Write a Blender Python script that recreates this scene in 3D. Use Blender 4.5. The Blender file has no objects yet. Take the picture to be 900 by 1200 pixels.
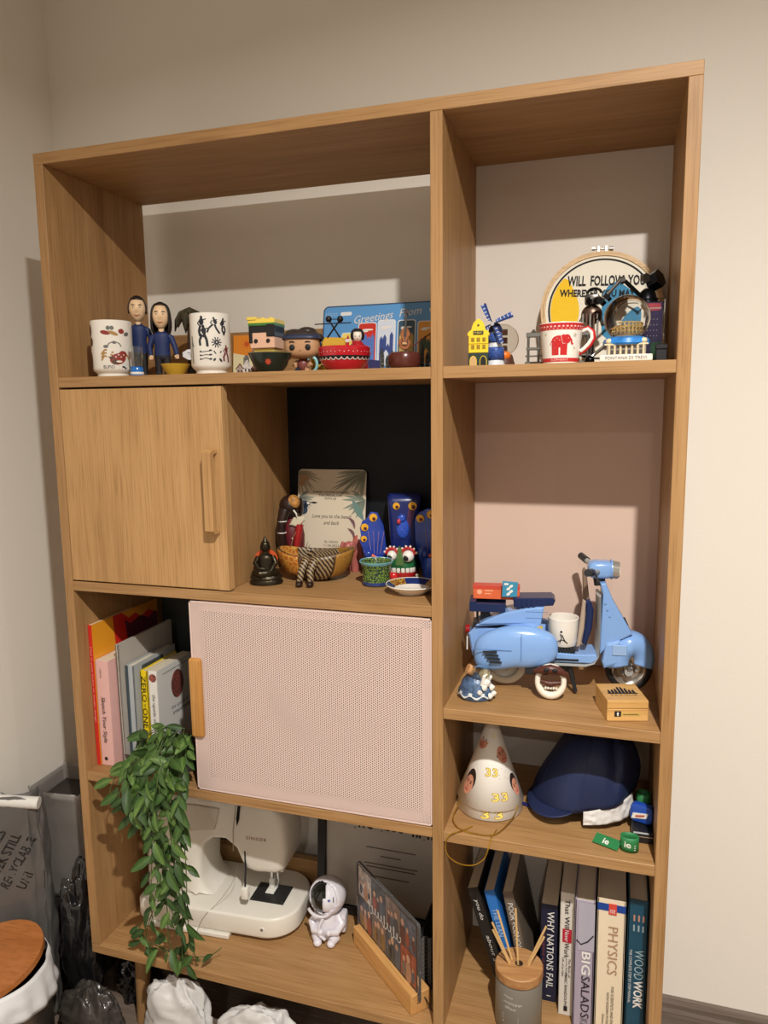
import bpy, bmesh, math, random
from math import sin, cos, pi, radians, atan2, sqrt
from mathutils import Vector, Matrix, noise
import numpy as np

SC = bpy.context.scene
COL = SC.collection
random.seed(7)

# ------------------------------------------------------------------ camera
FZ = 0.21                                     # floor to underside of the cabinet
cam_d = bpy.data.cameras.new('camera'); cam = bpy.data.objects.new('camera', cam_d); COL.objects.link(cam)
yaw, pitch, roll = 0.3062, 0.1414, -0.0126
fw = Vector((-sin(yaw) * cos(pitch), cos(yaw) * cos(pitch), -sin(pitch)))
rt = Vector((cos(yaw), sin(yaw), 0)); up = rt.cross(fw)
r2 = cos(roll) * rt + sin(roll) * up; u2 = -sin(roll) * rt + cos(roll) * up
mw = Matrix((r2, u2, -fw)).transposed().to_4x4(); mw.translation = Vector((1.0951, -1.2368, 1.2097 + FZ))
cam.matrix_world = mw
cam_d.sensor_fit = 'VERTICAL'; cam_d.sensor_height = 24; cam_d.lens = 863.55 / 1200 * 24
cam_d.clip_start = 0.02
SC.camera = cam

# ------------------------------------------------------------------ light
wd = bpy.data.worlds.new('world'); SC.world = wd; wd.use_nodes = True
wd.node_tree.nodes['Background'].inputs[0].default_value = (0, 0, 0, 1)
def key_or_fill_lamp(x, y, z, power, size, color=(1.0, 0.962, 0.895), spread=162):
    d = bpy.data.lights.new('key_or_fill_lamp', 'AREA'); d.shape = 'DISK'; d.size = size
    d.energy = power; d.color = color; d.spread = radians(spread)
    o = bpy.data.objects.new('key_or_fill_lamp', d); COL.objects.link(o); o.location = (x, y, z); return o
CEIL = 2.575
LAMPS = [(1.37, -1.30, 86, .06), (1.37, -3.2, 22, .06), (3.3, -1.30, 18, .06), (3.3, -3.2, 16, .06)]  # first is the key downlight; the other three are added fill lamps
for x, y, p, s in LAMPS: key_or_fill_lamp(x, y, CEIL - .020, p, s)
vs = SC.view_settings
vs.view_transform = 'Standard'; vs.look = 'None'; vs.exposure = -0.45; vs.gamma = 1.0; vs.use_curve_mapping = False

# ------------------------------------------------------------------ helpers: materials
def srgb(r, g, b):
    f = lambda c: ((c / 255) / 12.92) if c / 255 <= 0.04045 else (((c / 255) + 0.055) / 1.055) ** 2.4
    return (f(r), f(g), f(b), 1)
MATS = {}
def mat(name, rgb, rough=0.5, metal=0.0, spec=0.5, bump=0, bscale=80, var=0, vscale=20, trans=0, ior=1.45, alpha=1, coat=0, emit=None):
    if name in MATS: return MATS[name]
    m = bpy.data.materials.new(name); m.use_nodes = True; nt = m.node_tree; b = nt.nodes['Principled BSDF']
    c = srgb(*rgb)
    b.inputs['Base Color'].default_value = c; b.inputs['Roughness'].default_value = rough
    b.inputs['Metallic'].default_value = metal; b.inputs['Specular IOR Level'].default_value = spec
    b.inputs['Transmission Weight'].default_value = trans; b.inputs['IOR'].default_value = ior
    b.inputs['Alpha'].default_value = alpha; b.inputs['Coat Weight'].default_value = coat
    if emit: b.inputs['Emission Color'].default_value = srgb(*emit[0]); b.inputs['Emission Strength'].default_value = emit[1]
    if var or bump:
        tc = nt.nodes.new('ShaderNodeTexCoord')
    if var:
        n = nt.nodes.new('ShaderNodeTexNoise'); n.inputs['Scale'].default_value = vscale; n.inputs['Detail'].default_value = 4
        nt.links.new(tc.outputs['Object'], n.inputs['Vector'])
        r = nt.nodes.new('ShaderNodeValToRGB')
        r.color_ramp.elements[0].position = .3; r.color_ramp.elements[1].position = .7
        r.color_ramp.elements[0].color = (c[0] * (1 - var), c[1] * (1 - var), c[2] * (1 - var), 1)
        r.color_ramp.elements[1].color = (min(1, c[0] * (1 + var)), min(1, c[1] * (1 + var)), min(1, c[2] * (1 + var)), 1)
        nt.links.new(n.outputs['Fac'], r.inputs['Fac']); nt.links.new(r.outputs['Color'], b.inputs['Base Color'])
    if bump:
        n2 = nt.nodes.new('ShaderNodeTexNoise'); n2.inputs['Scale'].default_value = bscale; n2.inputs['Detail'].default_value = 3
        nt.links.new(tc.outputs['Object'], n2.inputs['Vector'])
        bp = nt.nodes.new('ShaderNodeBump'); bp.inputs['Strength'].default_value = bump; bp.inputs['Distance'].default_value = 0.002
        nt.links.new(n2.outputs['Fac'], bp.inputs['Height']); nt.links.new(bp.outputs['Normal'], b.inputs['Normal'])
    MATS[name] = m; return m
def wood(name, axis, c0, c1, c2, rough=.5, fine=1.0):
    """grain runs along axis (0,1,2)"""
    if name in MATS: return MATS[name]
    m = bpy.data.materials.new(name); m.use_nodes = True; nt = m.node_tree; b = nt.nodes['Principled BSDF']; L = nt.links.new
    b.inputs['Roughness'].default_value = rough; b.inputs['Specular IOR Level'].default_value = .35
    tc = nt.nodes.new('ShaderNodeTexCoord')
    def nz(s_along, s_across, detail, dist=0):
        mp = nt.nodes.new('ShaderNodeMapping'); s = [s_across] * 3; s[axis] = s_along; mp.inputs['Scale'].default_value = s
        L(tc.outputs['Object'], mp.inputs['Vector'])
        n = nt.nodes.new('ShaderNodeTexNoise'); n.inputs['Scale'].default_value = 1; n.inputs['Detail'].default_value = detail
        n.inputs['Distortion'].default_value = dist
        L(mp.outputs['Vector'], n.inputs['Vector']); return n
    a = nz(1.6 * fine, 16 * fine, 4, .6); f = nz(9 * fine, 330 * fine, 2); g = nz(4 * fine, 75 * fine, 3, .3)
    r = nt.nodes.new('ShaderNodeValToRGB'); e = r.color_ramp.elements
    e[0].position = .30; e[0].color = srgb(*c0); e[1].position = .72; e[1].color = srgb(*c2)
    k = e.new(.5); k.color = srgb(*c1)
    mx = nt.nodes.new('ShaderNodeMath'); mx.operation = 'MULTIPLY_ADD'; mx.inputs[1].default_value = .45; L(g.outputs['Fac'], mx.inputs[0])
    md = nt.nodes.new('ShaderNodeMath'); md.operation = 'MULTIPLY_ADD'; md.inputs[1].default_value = .55; md.inputs[2].default_value = 0
    L(a.outputs['Fac'], md.inputs[0]); L(md.outputs[0], mx.inputs[2]); L(mx.outputs[0], r.inputs['Fac'])
    pr = nt.nodes.new('ShaderNodeValToRGB'); pe = pr.color_ramp.elements
    pe[0].position = .34; pe[0].color = (.80, .77, .72, 1); pe[1].position = .5; pe[1].color = (1, 1, 1, 1)
    L(f.outputs['Fac'], pr.inputs['Fac'])
    ml = nt.nodes.new('ShaderNodeMix'); ml.data_type = 'RGBA'; ml.blend_type = 'MULTIPLY'; ml.inputs[0].default_value = 1
    L(r.outputs['Color'], ml.inputs[6]); L(pr.outputs['Color'], ml.inputs[7]); L(ml.outputs[2], b.inputs['Base Color'])
    bp = nt.nodes.new('ShaderNodeBump'); bp.inputs['Strength'].default_value = .12; bp.inputs['Distance'].default_value = .001
    L(f.outputs['Fac'], bp.inputs['Height']); L(bp.outputs['Normal'], b.inputs['Normal'])
    MATS[name] = m; return m

# ------------------------------------------------------------------ helpers: meshes
class MB:
    """collects shapes in a bmesh; build() links them as one mesh object"""
    def __init__(s): s.bm = bmesh.new()
    def _new(s, verts, M):
        if M is not None: bmesh.ops.transform(s.bm, matrix=M, verts=verts)
    def box(s, x0, x1, y0, y1, z0, z1, bev=0, seg=1, M=None):
        r = bmesh.ops.create_cube(s.bm, size=1); vs_ = r['verts']
        for v in vs_: v.co = Vector(((x0 + x1) / 2 + v.co.x * (x1 - x0), (y0 + y1) / 2 + v.co.y * (y1 - y0), (z0 + z1) / 2 + v.co.z * (z1 - z0)))
        if bev:
            ed = list({e for v in vs_ for e in v.link_edges})
            o = bmesh.ops.bevel(s.bm, geom=ed, offset=bev, segments=seg, affect='EDGES', profile=.5)
            vs_ = list({v for f in o['faces'] for v in f.verts} | {v for v in vs_ if v.is_valid})
        s._new(vs_, M); return s
    def cyl(s, p0, p1, r0, r1=None, n=16, cap=True, M=None):
        r1 = r0 if r1 is None else r1; p0 = Vector(p0); p1 = Vector(p1); d = p1 - p0
        q = d.to_track_quat('Z', 'Y').to_matrix().to_4x4(); q.translation = (p0 + p1) / 2
        r = bmesh.ops.create_cone(s.bm, cap_ends=cap, segments=n, radius1=max(r0, 1e-5), radius2=max(r1, 1e-5), depth=d.length, matrix=q)
        s._new(r['verts'], M); return s
    def sph(s, c, r, n=16, m=10, M=None):
        r = (r, r, r) if not hasattr(r, '__len__') else r
        T = Matrix.Translation(c) @ Matrix.Diagonal((*r, 1))
        o = bmesh.ops.create_uvsphere(s.bm, u_segments=n, v_segments=m, radius=1, matrix=T); s._new(o['verts'], M); return s
    def lathe(s, prof, n=24, M=None, a0=0, a1=2 * pi, sx=1, sy=1):
        full = abs(a1 - a0 - 2 * pi) < 1e-6; k = n if full else n + 1; rings = []
        for r, z in prof:
            rings.append([s.bm.verts.new((r * cos(a0 + (a1 - a0) * i / n) * sx, r * sin(a0 + (a1 - a0) * i / n) * sy, z)) for i in range(k)])
        for a, b in zip(rings, rings[1:]):
            for i in range(n):
                j = (i + 1) % k
                try: s.bm.faces.new((a[i], a[j], b[j], b[i]))
                except ValueError: pass
        vs_ = [v for r in rings for v in r]
        s._new(vs_, M); return s
    def tube(s, pts, rad, n=8, M=None, closed=False):
        pts = [Vector(p) for p in pts]; k = len(pts); rings = []
        rad = rad if hasattr(rad, '__len__') else [rad] * k
        ref = Vector((0, 0, 1)); prev = None
        for i, p in enumerate(pts):
            if closed: t = pts[(i + 1) % k] - pts[i - 1]
            else: t = pts[min(i + 1, k - 1)] - pts[max(i - 1, 0)]
            t = t.normalized()
            if prev is None:
                a = t.cross(ref)
                if a.length < .1: a = t.cross(Vector((1, 0, 0)))
            else: a = prev - t * prev.dot(t)
            a.normalize(); prev = a; b = t.cross(a)
            rings.append([s.bm.verts.new(p + rad[i] * (cos(2 * pi * j / n) * a + sin(2 * pi * j / n) * b)) for j in range(n)])
        pr = list(zip(rings, rings[1:])) + ([(rings[-1], rings[0])] if closed else [])
        for a, b in pr:
            for j in range(n): s.bm.faces.new((a[j], a[(j + 1) % n], b[(j + 1) % n], b[j]))
        if not closed: s.bm.faces.new(rings[0][::-1]); s.bm.faces.new(rings[-1])
        s._new([v for r in rings for v in r], M); return s
    def prism(s, poly, y0, y1, bev=0, M=None, plane='xz', seg=1):
        """polygon in a plane, extruded along the third axis"""
        def P(a, b, c): return {'xz': (a, c, b), 'xy': (a, b, c), 'yz': (c, a, b)}[plane]
        A = [s.bm.verts.new(P(a, b, y0)) for a, b in poly]; B = [s.bm.verts.new(P(a, b, y1)) for a, b in poly]; n = len(poly)
        fs = [s.bm.faces.new(A), s.bm.faces.new(B[::-1])] + [s.bm.faces.new((A[i], B[i], B[(i + 1) % n], A[(i + 1) % n])) for i in range(n)]
        vs_ = A + B
        if bev:
            bmesh.ops.recalc_face_normals(s.bm, faces=fs)
            ed = list(set(fs[0].edges) | set(fs[1].edges))
            o = bmesh.ops.bevel(s.bm, geom=ed, offset=bev, segments=seg, affect='EDGES', profile=.5)
            vs_ = list({v for f in o['faces'] for v in f.verts} | {v for v in vs_ if v.is_valid} | {v for f in fs if f.is_valid for v in f.verts})
        s._new(vs_, M); return s
    def poly(s, pts): s.bm.faces.new([s.bm.verts.new(p) for p in pts]); return s
    def surf(s, fn, nu, nv, cu=False, M=None):
        """grid surface fn(u,v), u,v in 0..1; cu closes u"""
        g = [[s.bm.verts.new(fn(i / nu, j / nv)) for j in range(nv + 1)] for i in range(nu if cu else nu + 1)]
        k = len(g)
        for i in range(nu):
            for j in range(nv): s.bm.faces.new((g[i][j], g[(i + 1) % k][j], g[(i + 1) % k][j + 1], g[i][j + 1]))
        s._new([v for r in g for v in r], M); return s
    def map(s, fn):
        for v in s.bm.verts: v.co = Vector(fn(v.co))
        return s
    def build(s, name, m, parent=None, smooth=False, solid=0, sub=0, fix=True, angle=40):
        if fix: bmesh.ops.recalc_face_normals(s.bm, faces=s.bm.faces[:])
        me = bpy.data.meshes.new(name); s.bm.to_mesh(me); s.bm.free()
        if smooth: me.shade_smooth(); me.set_sharp_from_angle(angle=radians(angle))
        if m is not None: me.materials.append(m)
        o = bpy.data.objects.new(name, me); COL.objects.link(o)
        if parent is not None: o.parent = parent
        if solid: md = o.modifiers.new('t', 'SOLIDIFY'); md.thickness = solid; md.offset = 0
        if sub: md = o.modifiers.new('s', 'SUBSURF'); md.levels = md.render_levels = sub
        return o
def thing(name, label, cat, loc=(0, 0, 0), rz=0, group=None):
    o = bpy.data.objects.new(name, None); COL.objects.link(o); o.empty_display_size = .02
    o.location = loc; o.rotation_euler = (0, 0, rz); tag(o, label, cat, group); return o
def tag(o, label, cat, group=None):
    o['label'] = label; o['category'] = cat
    if group: o['group'] = group
    return o
def struct(o): o['kind'] = 'structure'; return o
def frame(x, y, o):
    """matrix with local x,y axes given; local z is their cross product"""
    x = Vector(x).normalized(); y = Vector(y).normalized(); z = x.cross(y)
    M = Matrix((x, y, z)).transposed().to_4x4(); M.translation = Vector(o); return M
FONT_CACHE = {}
def text_bm(body, w=None, h=None, shear=0, bold=0, ext=.0, res=2, space=1.0, line=1.0):
    cu = bpy.data.curves.new('t', 'FONT'); cu.body = body; cu.size = 1; cu.resolution_u = res; cu.shear = shear; cu.offset = bold
    cu.align_x = 'CENTER'; cu.fill_mode = 'FRONT'; cu.space_character = space; cu.space_line = line
    o = bpy.data.objects.new('t', cu); COL.objects.link(o)
    dg = bpy.context.evaluated_depsgraph_get(); me = bpy.data.meshes.new_from_object(o.evaluated_get(dg))
    bpy.data.objects.remove(o); bpy.data.curves.remove(cu)
    bm = bmesh.new(); bm.from_mesh(me); bpy.data.meshes.remove(me)
    xs = [v.co.x for v in bm.verts]; ys = [v.co.y for v in bm.verts]
    cx, cy, W_, H_ = (min(xs) + max(xs)) / 2, (min(ys) + max(ys)) / 2, max(xs) - min(xs), max(ys) - min(ys)
    sx = w / W_ if w else h / H_; sy = h / H_ if h else sx
    for v in bm.verts: v.co = Vector(((v.co.x - cx) * sx, (v.co.y - cy) * sy, 0))
    return bm
def text(body, m, parent, M=None, fn=None, name='lettering', **k):
    b = MB(); b.bm.free(); b.bm = text_bm(body, **k)
    if M is not None: bmesh.ops.transform(b.bm, matrix=M, verts=b.bm.verts)
    if fn: b.map(fn)
    return b.build(name, m, parent, fix=False)
def ell(cx, cy, rx, ry=None, rot=0, n=14):
    ry = rx if ry is None else ry; c, s = cos(rot), sin(rot)
    return [(cx + rx * cos(2 * pi * i / n) * c - ry * sin(2 * pi * i / n) * s, cy + rx * cos(2 * pi * i / n) * s + ry * sin(2 * pi * i / n) * c) for i in range(n)]
def stroke(pts, w):
    out = []
    for (a, b), (c, d) in zip(pts, pts[1:]):
        l = math.hypot(c - a, d - b) or 1; nx, ny = -(d - b) / l * w / 2, (c - a) / l * w / 2
        out.append([(a + nx, b + ny), (a - nx, b - ny), (c - nx, d - ny), (c + nx, d + ny)])
    return out
def rrect(x0, x1, y0, y1, r, n=5):
    P = []
    for cx, cy, a in ((x1 - r, y1 - r, 0), (x0 + r, y1 - r, 90), (x0 + r, y0 + r, 180), (x1 - r, y0 + r, 270)):
        P += [(cx + r * cos(radians(a + 90 * i / n)), cy + r * sin(radians(a + 90 * i / n))) for i in range(n + 1)]
    return P
def print_(polys, m, parent, fn=None, M=None, name='print'):
    """flat print: 2D polygons laid on a surface through fn(x,y) or M"""
    b = MB()
    for p in polys:
        n = len(p); cx = sum(q[0] for q in p) / n; cy = sum(q[1] for q in p) / n
        if fn is None or n < 8: b.poly([fn(x, y) if fn else (x, y, 0) for x, y in p]); continue
        c = b.bm.verts.new(fn(cx, cy)); prev = None                     # rings, so that the print follows a curved surface
        for k in (.25, .5, .75, 1):
            ringv = [b.bm.verts.new(fn(cx + (x - cx) * k, cy + (y - cy) * k)) for x, y in p]
            for i in range(n):
                j = (i + 1) % n
                b.bm.faces.new((c, ringv[i], ringv[j]) if prev is None else (prev[i], ringv[i], ringv[j], prev[j]))
            prev = ringv
    if M is not None: bmesh.ops.transform(b.bm, matrix=M, verts=b.bm.verts)
    return b.build(name, m, parent, fix=False)
def onto_cyl(r, z0=0, off=.0005, a=0):
    """wrap (x,y) around a vertical cylinder whose front faces -y"""
    return lambda x, y: ((r + off) * sin(x / r + a), -(r + off) * cos(x / r + a), z0 + y)
def vfn(f): return lambda co: f(co.x, co.y)

# ------------------------------------------------------------------ shared materials
OAK = ((152, 114, 72), (169, 129, 84), (181, 142, 96))
oakX = wood('oak_x', 0, *OAK); oakZ = wood('oak_z', 2, *OAK); oakD = wood('oak_door_relit', 2, (168, 127, 80), (188, 146, 96), (200, 159, 108))  # frame oak darker, door oak lighter: colours offset the lamp's falloff
WHITE = mat('white_gloss', (236, 232, 224), .25); BLACK = mat('black_ink', (22, 22, 26), .6)
DARK = mat('dark_metal', (40, 38, 38), .35, .8)
# ================================================================== the room
WALL = mat('wall_paint', (238, 232, 222), .75, spec=.25, bump=.12, bscale=160)
XL, YB, XR, YF = -0.270, 0.380, 4.6, -4.6
def plane_box(name, *a, m=WALL): return struct(MB().box(*a).build(name, m))
plane_box('wall_back', XL - .1, XR + .1, YB, YB + .1, 0, CEIL)
plane_box('wall_left', XL - .1, XL, YF, YB, 0, CEIL)
plane_box('wall_right', XR, XR + .1, YF, YB, 0, CEIL)
plane_box('wall_front', XL - .1, XR + .1, YF - .1, YF, 0, CEIL)
plane_box('ceiling', XL - .1, XR + .1, YF - .1, YB + .1, CEIL, CEIL + .1, m=mat('ceiling_paint', (235, 232, 226), .8))
fl = plane_box('floor', XL - .1, XR + .1, YF - .1, YB + .1, -.05, -.004, m=mat('floor_gap', (70, 60, 52), .7))
fm = wood('floor_laminate', 0, (104, 88, 78), (128, 111, 99), (147, 130, 117), .45)
k = 0
for j in range(27):
    for i in range(6):
        x0 = XL + (i - .5 * (j % 2)) * 1.2; y1 = YB - j * .19
        a, b_ = max(x0, XL), min(x0 + 1.197, XR)
        if b_ - a < .05 or y1 - .19 < YF - .2: continue
        MB().box(a, b_, y1 - .1885, y1, -.006, 0, .0008).build('plank', fm, fl)
BB = wood('baseboard_wood', 0, (104, 92, 84), (122, 109, 100), (136, 123, 113), .5)
bb = MB().prism([(0, 0), (-.014, 0), (-.014, .062), (-.011, .07), (-.011, .082), (-.007, .092), (0, .095)], 0, XR - XL, plane='yz').build('baseboard_back', BB)
bb.location = (XL, YB, 0); struct(bb)
bb = MB().prism([(0, 0), (.014, 0), (.014, .062), (.011, .07), (.011, .082), (.007, .092), (0, .095)], YF, YB - .014, plane='xz').build('baseboard_left', BB)
bb.location = (XL, 0, 0); struct(bb)
for x, y, p, s in LAMPS:
    t = thing('key_or_fill_downlight', 'round recessed ceiling downlight of the key and added fill set', 'downlight', (x, y, CEIL), 0, 'recessed ceiling downlights')  # unseen fixtures for the key lamp and the three added fills
    MB().lathe([(.048, 0), (.05, -.004), (.042, -.006), (.036, -.002), (.036, 0)], 28).build('trim_ring', WHITE, t, True)
    MB().cyl((0, 0, -.0005), (0, 0, -.003), .036, n=24).build('lens', mat('lamp_lens', (255, 235, 205), .5, emit=((255, 225, 185), 6)), t)

# ================================================================== the shelving cabinet
W, T, H, XD, DP = 1.2, 0.0208, 1.7031, 0.7903, 0.318
ZL1, ZL2, ZL3, ZR1, ZR2, ZR3 = (FZ + z for z in (1.2771, .8588, .4361, 1.2772, .6714, .4323))
ZB = FZ + T; ZT = FZ + H
cab = thing('shelving_cabinet', 'tall oak shelving cabinet with open bays, a cupboard and a pink perforated sliding door', 'cabinet', (0, 0, 0))
E_ = .0007
MB().box(0, W, 0, DP, ZT - T, ZT, .0008).build('top_panel', oakX, cab)
MB().box(0, W, 0, DP, FZ, ZB - .0006, .0008).build('bottom_panel', oakX, cab)
for x in (0, W - T): MB().box(x, x + T, 0, DP, ZB, ZT - T, .0008).build('side_panel', oakZ, cab)
MB().box(XD, XD + T, 0, DP, ZB, ZT - T, .0008).build('divider', oakZ, cab)
for z in (ZL1, ZL2, ZL3): MB().box(T, XD, .0008, DP - .012, z - T, z - .0006, .0008).build('shelf_board', oakX, cab)
for z in (ZR1, ZR2, ZR3): MB().box(XD + T, W - T, .0008, DP - .012, z - T, z - .0006, .0008).build('shelf_board', oakX, cab)
BPW = mat('panel_white', (224, 215, 206), .45, spec=.3); BPP = mat('panel_pink', (226, 198, 182), .3, spec=.45)
BPK = mat('panel_black', (24, 27, 33), .55, spec=.25); BPG = mat('panel_grey_green', (62, 70, 68), .5)
MB().box(XD + T, W - T, .302, .306, ZR1, ZT - T).build('back_panel', BPW, cab)['label'] = 'white back panel'
MB().box(XD + T, W - T, .302, .306, ZR2, ZR1 - T).build('back_panel', BPP, cab)['label'] = 'pale pink back panel'
MB().box(XD + T, W - T, .302, .306, ZR3, ZR2 - T).build('back_panel', BPW, cab)['label'] = 'white back panel'
MB().box(XD + T, W - T, .302, .306, ZB, ZR3 - T).build('back_panel', BPW, cab)['label'] = 'white back panel'
MB().box(T, XD, .306, .310, ZL2, ZL1 - T).build('back_panel', BPK, cab)['label'] = 'near-black back panel'
MB().box(T, XD, .306, .310, ZL3, ZL2 - T).build('back_panel', BPG, cab)['label'] = 'dark grey green back panel'
MB().box(T, XD, .300, .318, ZB, .320, .0008).build('back_rail', oakX, cab)
# cupboard on the left
MB().box(.3605, .3810, .0225, .306, ZL2, ZL1 - T, .0005).build('cupboard_side', oakZ, cab)
door = MB().box(T + .0015, .3885, 0, .0205, ZL2 + .0025, ZL1 - T - .004, .0008).build('cupboard_door', oakD, cab)
MB().box(.3655, .3886, -.0003, .0205, ZL2 + .0025, ZL1 - T - .004).build('edge_strip', wood('oak_pale_z', 2, (180, 139, 90), (194, 153, 104), (204, 164, 114)), door)
hb = MB()
hb.prism(rrect(1.183, 1.345, 0, .0, .0) if 0 else [(0, 1.183), (-.018, 1.183), (-.026, 1.191), (-.026, 1.339), (-.020, 1.345), (0, 1.345), (0, 1.337), (-.012, 1.335), (-.012, 1.193), (0, 1.191)], .3555, .3745, .002, plane='yz', seg=2)
hb.build('handle', oakD, door)
# perforated sliding door
pd0, pd1, pz0, pz1 = .2955, XD - .0005, ZL3 + .002, ZL2 - T - .003
PINK = mat('pink_metal', (226, 201, 192), .45, spec=.4)
def perforated(x0, x1, z0, z1, a=.0046, r=.00150, yf=.001, th=.0012):
    cw = a * sqrt(3) / 2; R_ = a / sqrt(3); nx = int((x1 - x0) / cw); nz = int((z1 - z0) / a)
    ang = np.arange(6) * pi / 3; V = []; F = []; key = {}
    ox = x0 + ((x1 - x0) - (nx - 1) * cw) / 2; oz = z0 + ((z1 - z0) - (nz - .5) * a) / 2 + a * .25
    hc, hs = np.cos(ang), np.sin(ang)
    for i in range(nx):
        for j in range(nz):
            cx = ox + i * cw; cz = oz + j * a + (a / 2 if i % 2 else 0) - a * .0
            outer = []
            for c, s in zip(hc, hs):
                k_ = (round((cx + R_ * c) * 1e5), round((cz + R_ * s) * 1e5))
                k_ = (k_[0] // 4, k_[1] // 4) if 0 else k_
                hit = None
                for dx in (0, 1, -1):
                    for dz in (0, 1, -1):
                        hit = key.get((k_[0] + dx, k_[1] + dz))
                        if hit is not None: break
                    if hit is not None: break
                if hit is None:
                    hit = len(V); V.append((min(max(cx + R_ * c, x0), x1), min(max(cz + R_ * s, z0), z1))); key[k_] = hit
                outer.append(hit)
            b = len(V); V += [(cx + r * c, cz + r * s) for c, s in zip(hc, hs)]
            for q in range(6): F.append((outer[q], outer[(q + 1) % 6], b + (q + 1) % 6, b + q, q, b))
    n = len(V); co = [(x, yf, z) for x, z in V] + [(x, yf + th, z) for x, z in V]
    fs = []
    for o0, o1, i1, i0, q, b in F:
        fs.append((o0, o1, i1, i0)); fs.append((n + o0, n + i0, n + i1, n + o1)); fs.append((i0, i1, n + i1, n + i0))
    me = bpy.data.meshes.new('perforated_sheet'); me.from_pydata(co, [], fs); me.materials.append(PINK); me.update()
    return me
sd = MB()
for a in ((pd0, pd0 + .0035, pz0, pz1), (pd1 - .002, pd1, pz0, pz1), (pd0, pd1, pz0, pz0 + .003), (pd0, pd1, pz1 - .003, pz1)):
    sd.box(a[0], a[1], .0004, .003, a[2], a[3])
for a in ((pd0, pd0 + .020, pz0, pz1), (pd1 - .018, pd1, pz0, pz1), (pd0, pd1, pz0, pz0 + .02), (pd0, pd1, pz1 - .02, pz1)):
    sd.box(a[0], a[1], .006, .016, a[2], a[3])
sdo = sd.build('sliding_door', PINK, cab); sdo['label'] = 'pink perforated metal sliding door'
so = bpy.data.objects.new('perforated_sheet', perforated(pd0 + .001, pd1, pz0 + .001, pz1 - .001)); COL.objects.link(so); so.parent = sdo
MB().box(pd0 + .004, pd1 - .004, .0170, .0185, pz0 + .004, pz1 - .004).build('shade_sheet', mat('interior_shade', (44, 35, 33), .9, spec=.1), sdo)  # added dark sheet standing in for the shaded interior behind the holes
HW = wood('handle_wood', 2, (168, 116, 58), (188, 134, 70), (200, 148, 84), .45)
MB().box(.2905, .3185, -.007, .012, .762, .928, .0055, 3).build('handle', HW, sdo, True)
# plinth and legs
MB().box(.10, 1.10, .060, .080, FZ - .055, FZ, .001).build('apron', oakX, cab)
MB().box(.10, 1.10, .250, .270, FZ - .055, FZ, .001).build('apron', oakX, cab)
for x, sx in ((.085, -1), (1.115, 1)):
    for y, sy in ((.07, -1), (.26, 1)):
        MB().cyl((x, y, FZ), (x + .012 * sx, y + .006 * sy, .001), .021, .0125, 18).build('leg', oakZ, cab, True)
# ================================================================== upper left bay
def face(x, y): return atan2(1.0951 - x, 1.2368 + y)
MB().box(T, XD, .304, .318, ZL1, ZL1 + .105, .0008).build('back_rail', oakX, cab)
CREAM = mat('cup_glaze', (238, 232, 222), .22, coat=.3)
def tea_cup(name, label, x, y, r, h):
    t = thing(name, label, 'cup', (x, y, ZL1), face(x, y))
    f = r * .78
    MB().lathe([(0, .004), (f - .004, .004), (f - .003, 0), (f, 0), (f, .006), (r - .003, .011), (r, .016), (r, h - .001), (r - .001, h), (r - .0028, h), (r - .0032, h - .002), (r - .0035, .016), (0, .012)], 48).build('body', CREAM, t, True)
    return t
t = tea_cup('tea_cup', 'white tea cup printed with crabs and sushi beside the man figurine', .113, .055, .0400, .110)
F = onto_cyl(.040); red = mat('print_red', (140, 50, 42), .5); tan = mat('print_tan', (170, 130, 70), .5); gry = mat('print_grey', (110, 108, 104), .5); brn = mat('print_brown', (84, 56, 44), .5)
print_([ell(-.012, .085, .010, .004, -.2), ell(.019, .088, .006, .005)], red, t, F)
print_([ell(.003, .084, .010, .0035, -.35)], tan, t, F)
print_([ell(-.006, .094, .004, .0042), ell(.001, .094, .004, .0042), ell(.030, .083, .006, .004, .3)], gry, t, F)
print_([ell(.010, .034, .016, .011, .25), ell(.020, .042, .009, .008)], red, t, F)
print_(sum([stroke([(.002 - .002 * i, .046 - .005 * i), (-.014 - .001 * i, .052 - .006 * i), (-.022, .043 - .006 * i)], .0032) for i in range(3)], []) + stroke([(.018, .046), (.030, .042), (.034, .033)], .003), tan, t, F)
print_(sum([stroke([(.004 + .013 * cos(a), .058 + .009 * sin(a)), (.004 + .013 * cos(a + .5), .058 + .009 * sin(a + .5))], .0022) for a in (0, .55, 1.1, 1.65, 2.2, 2.75)], []) + [ell(-.012, .058, .005, .003), ell(.004, .066, .004, .003)], gry, t, F)
print_([ell(.006 + .005 * k, .038 + .004 * (k % 2), .0016, .0011) for k in range(5)] + [ell(.012, .029, .006, .002)], mat('print_white', (232, 222, 208), .5), t, onto_cyl(.040, off=.0010)); print_([ell(.004, .028, .006, .005), ell(-.002, .036, .004, .003)], brn, t, onto_cyl(.040, off=.0008))
print_([ell(-.053, .090, .006, .012), ell(-.050, .068, .007, .009), ell(-.054, .030, .006, .018)], brn, t, F)
text('BUPIO', BLACK, t, fn=vfn(onto_cyl(.040, .0185, a=-.2)), w=.021, h=.0062)
print_([ell(.020, .0185, .003, .0018), ell(.024, .0165, .002, .0016)], BLACK, t, F)

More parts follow.
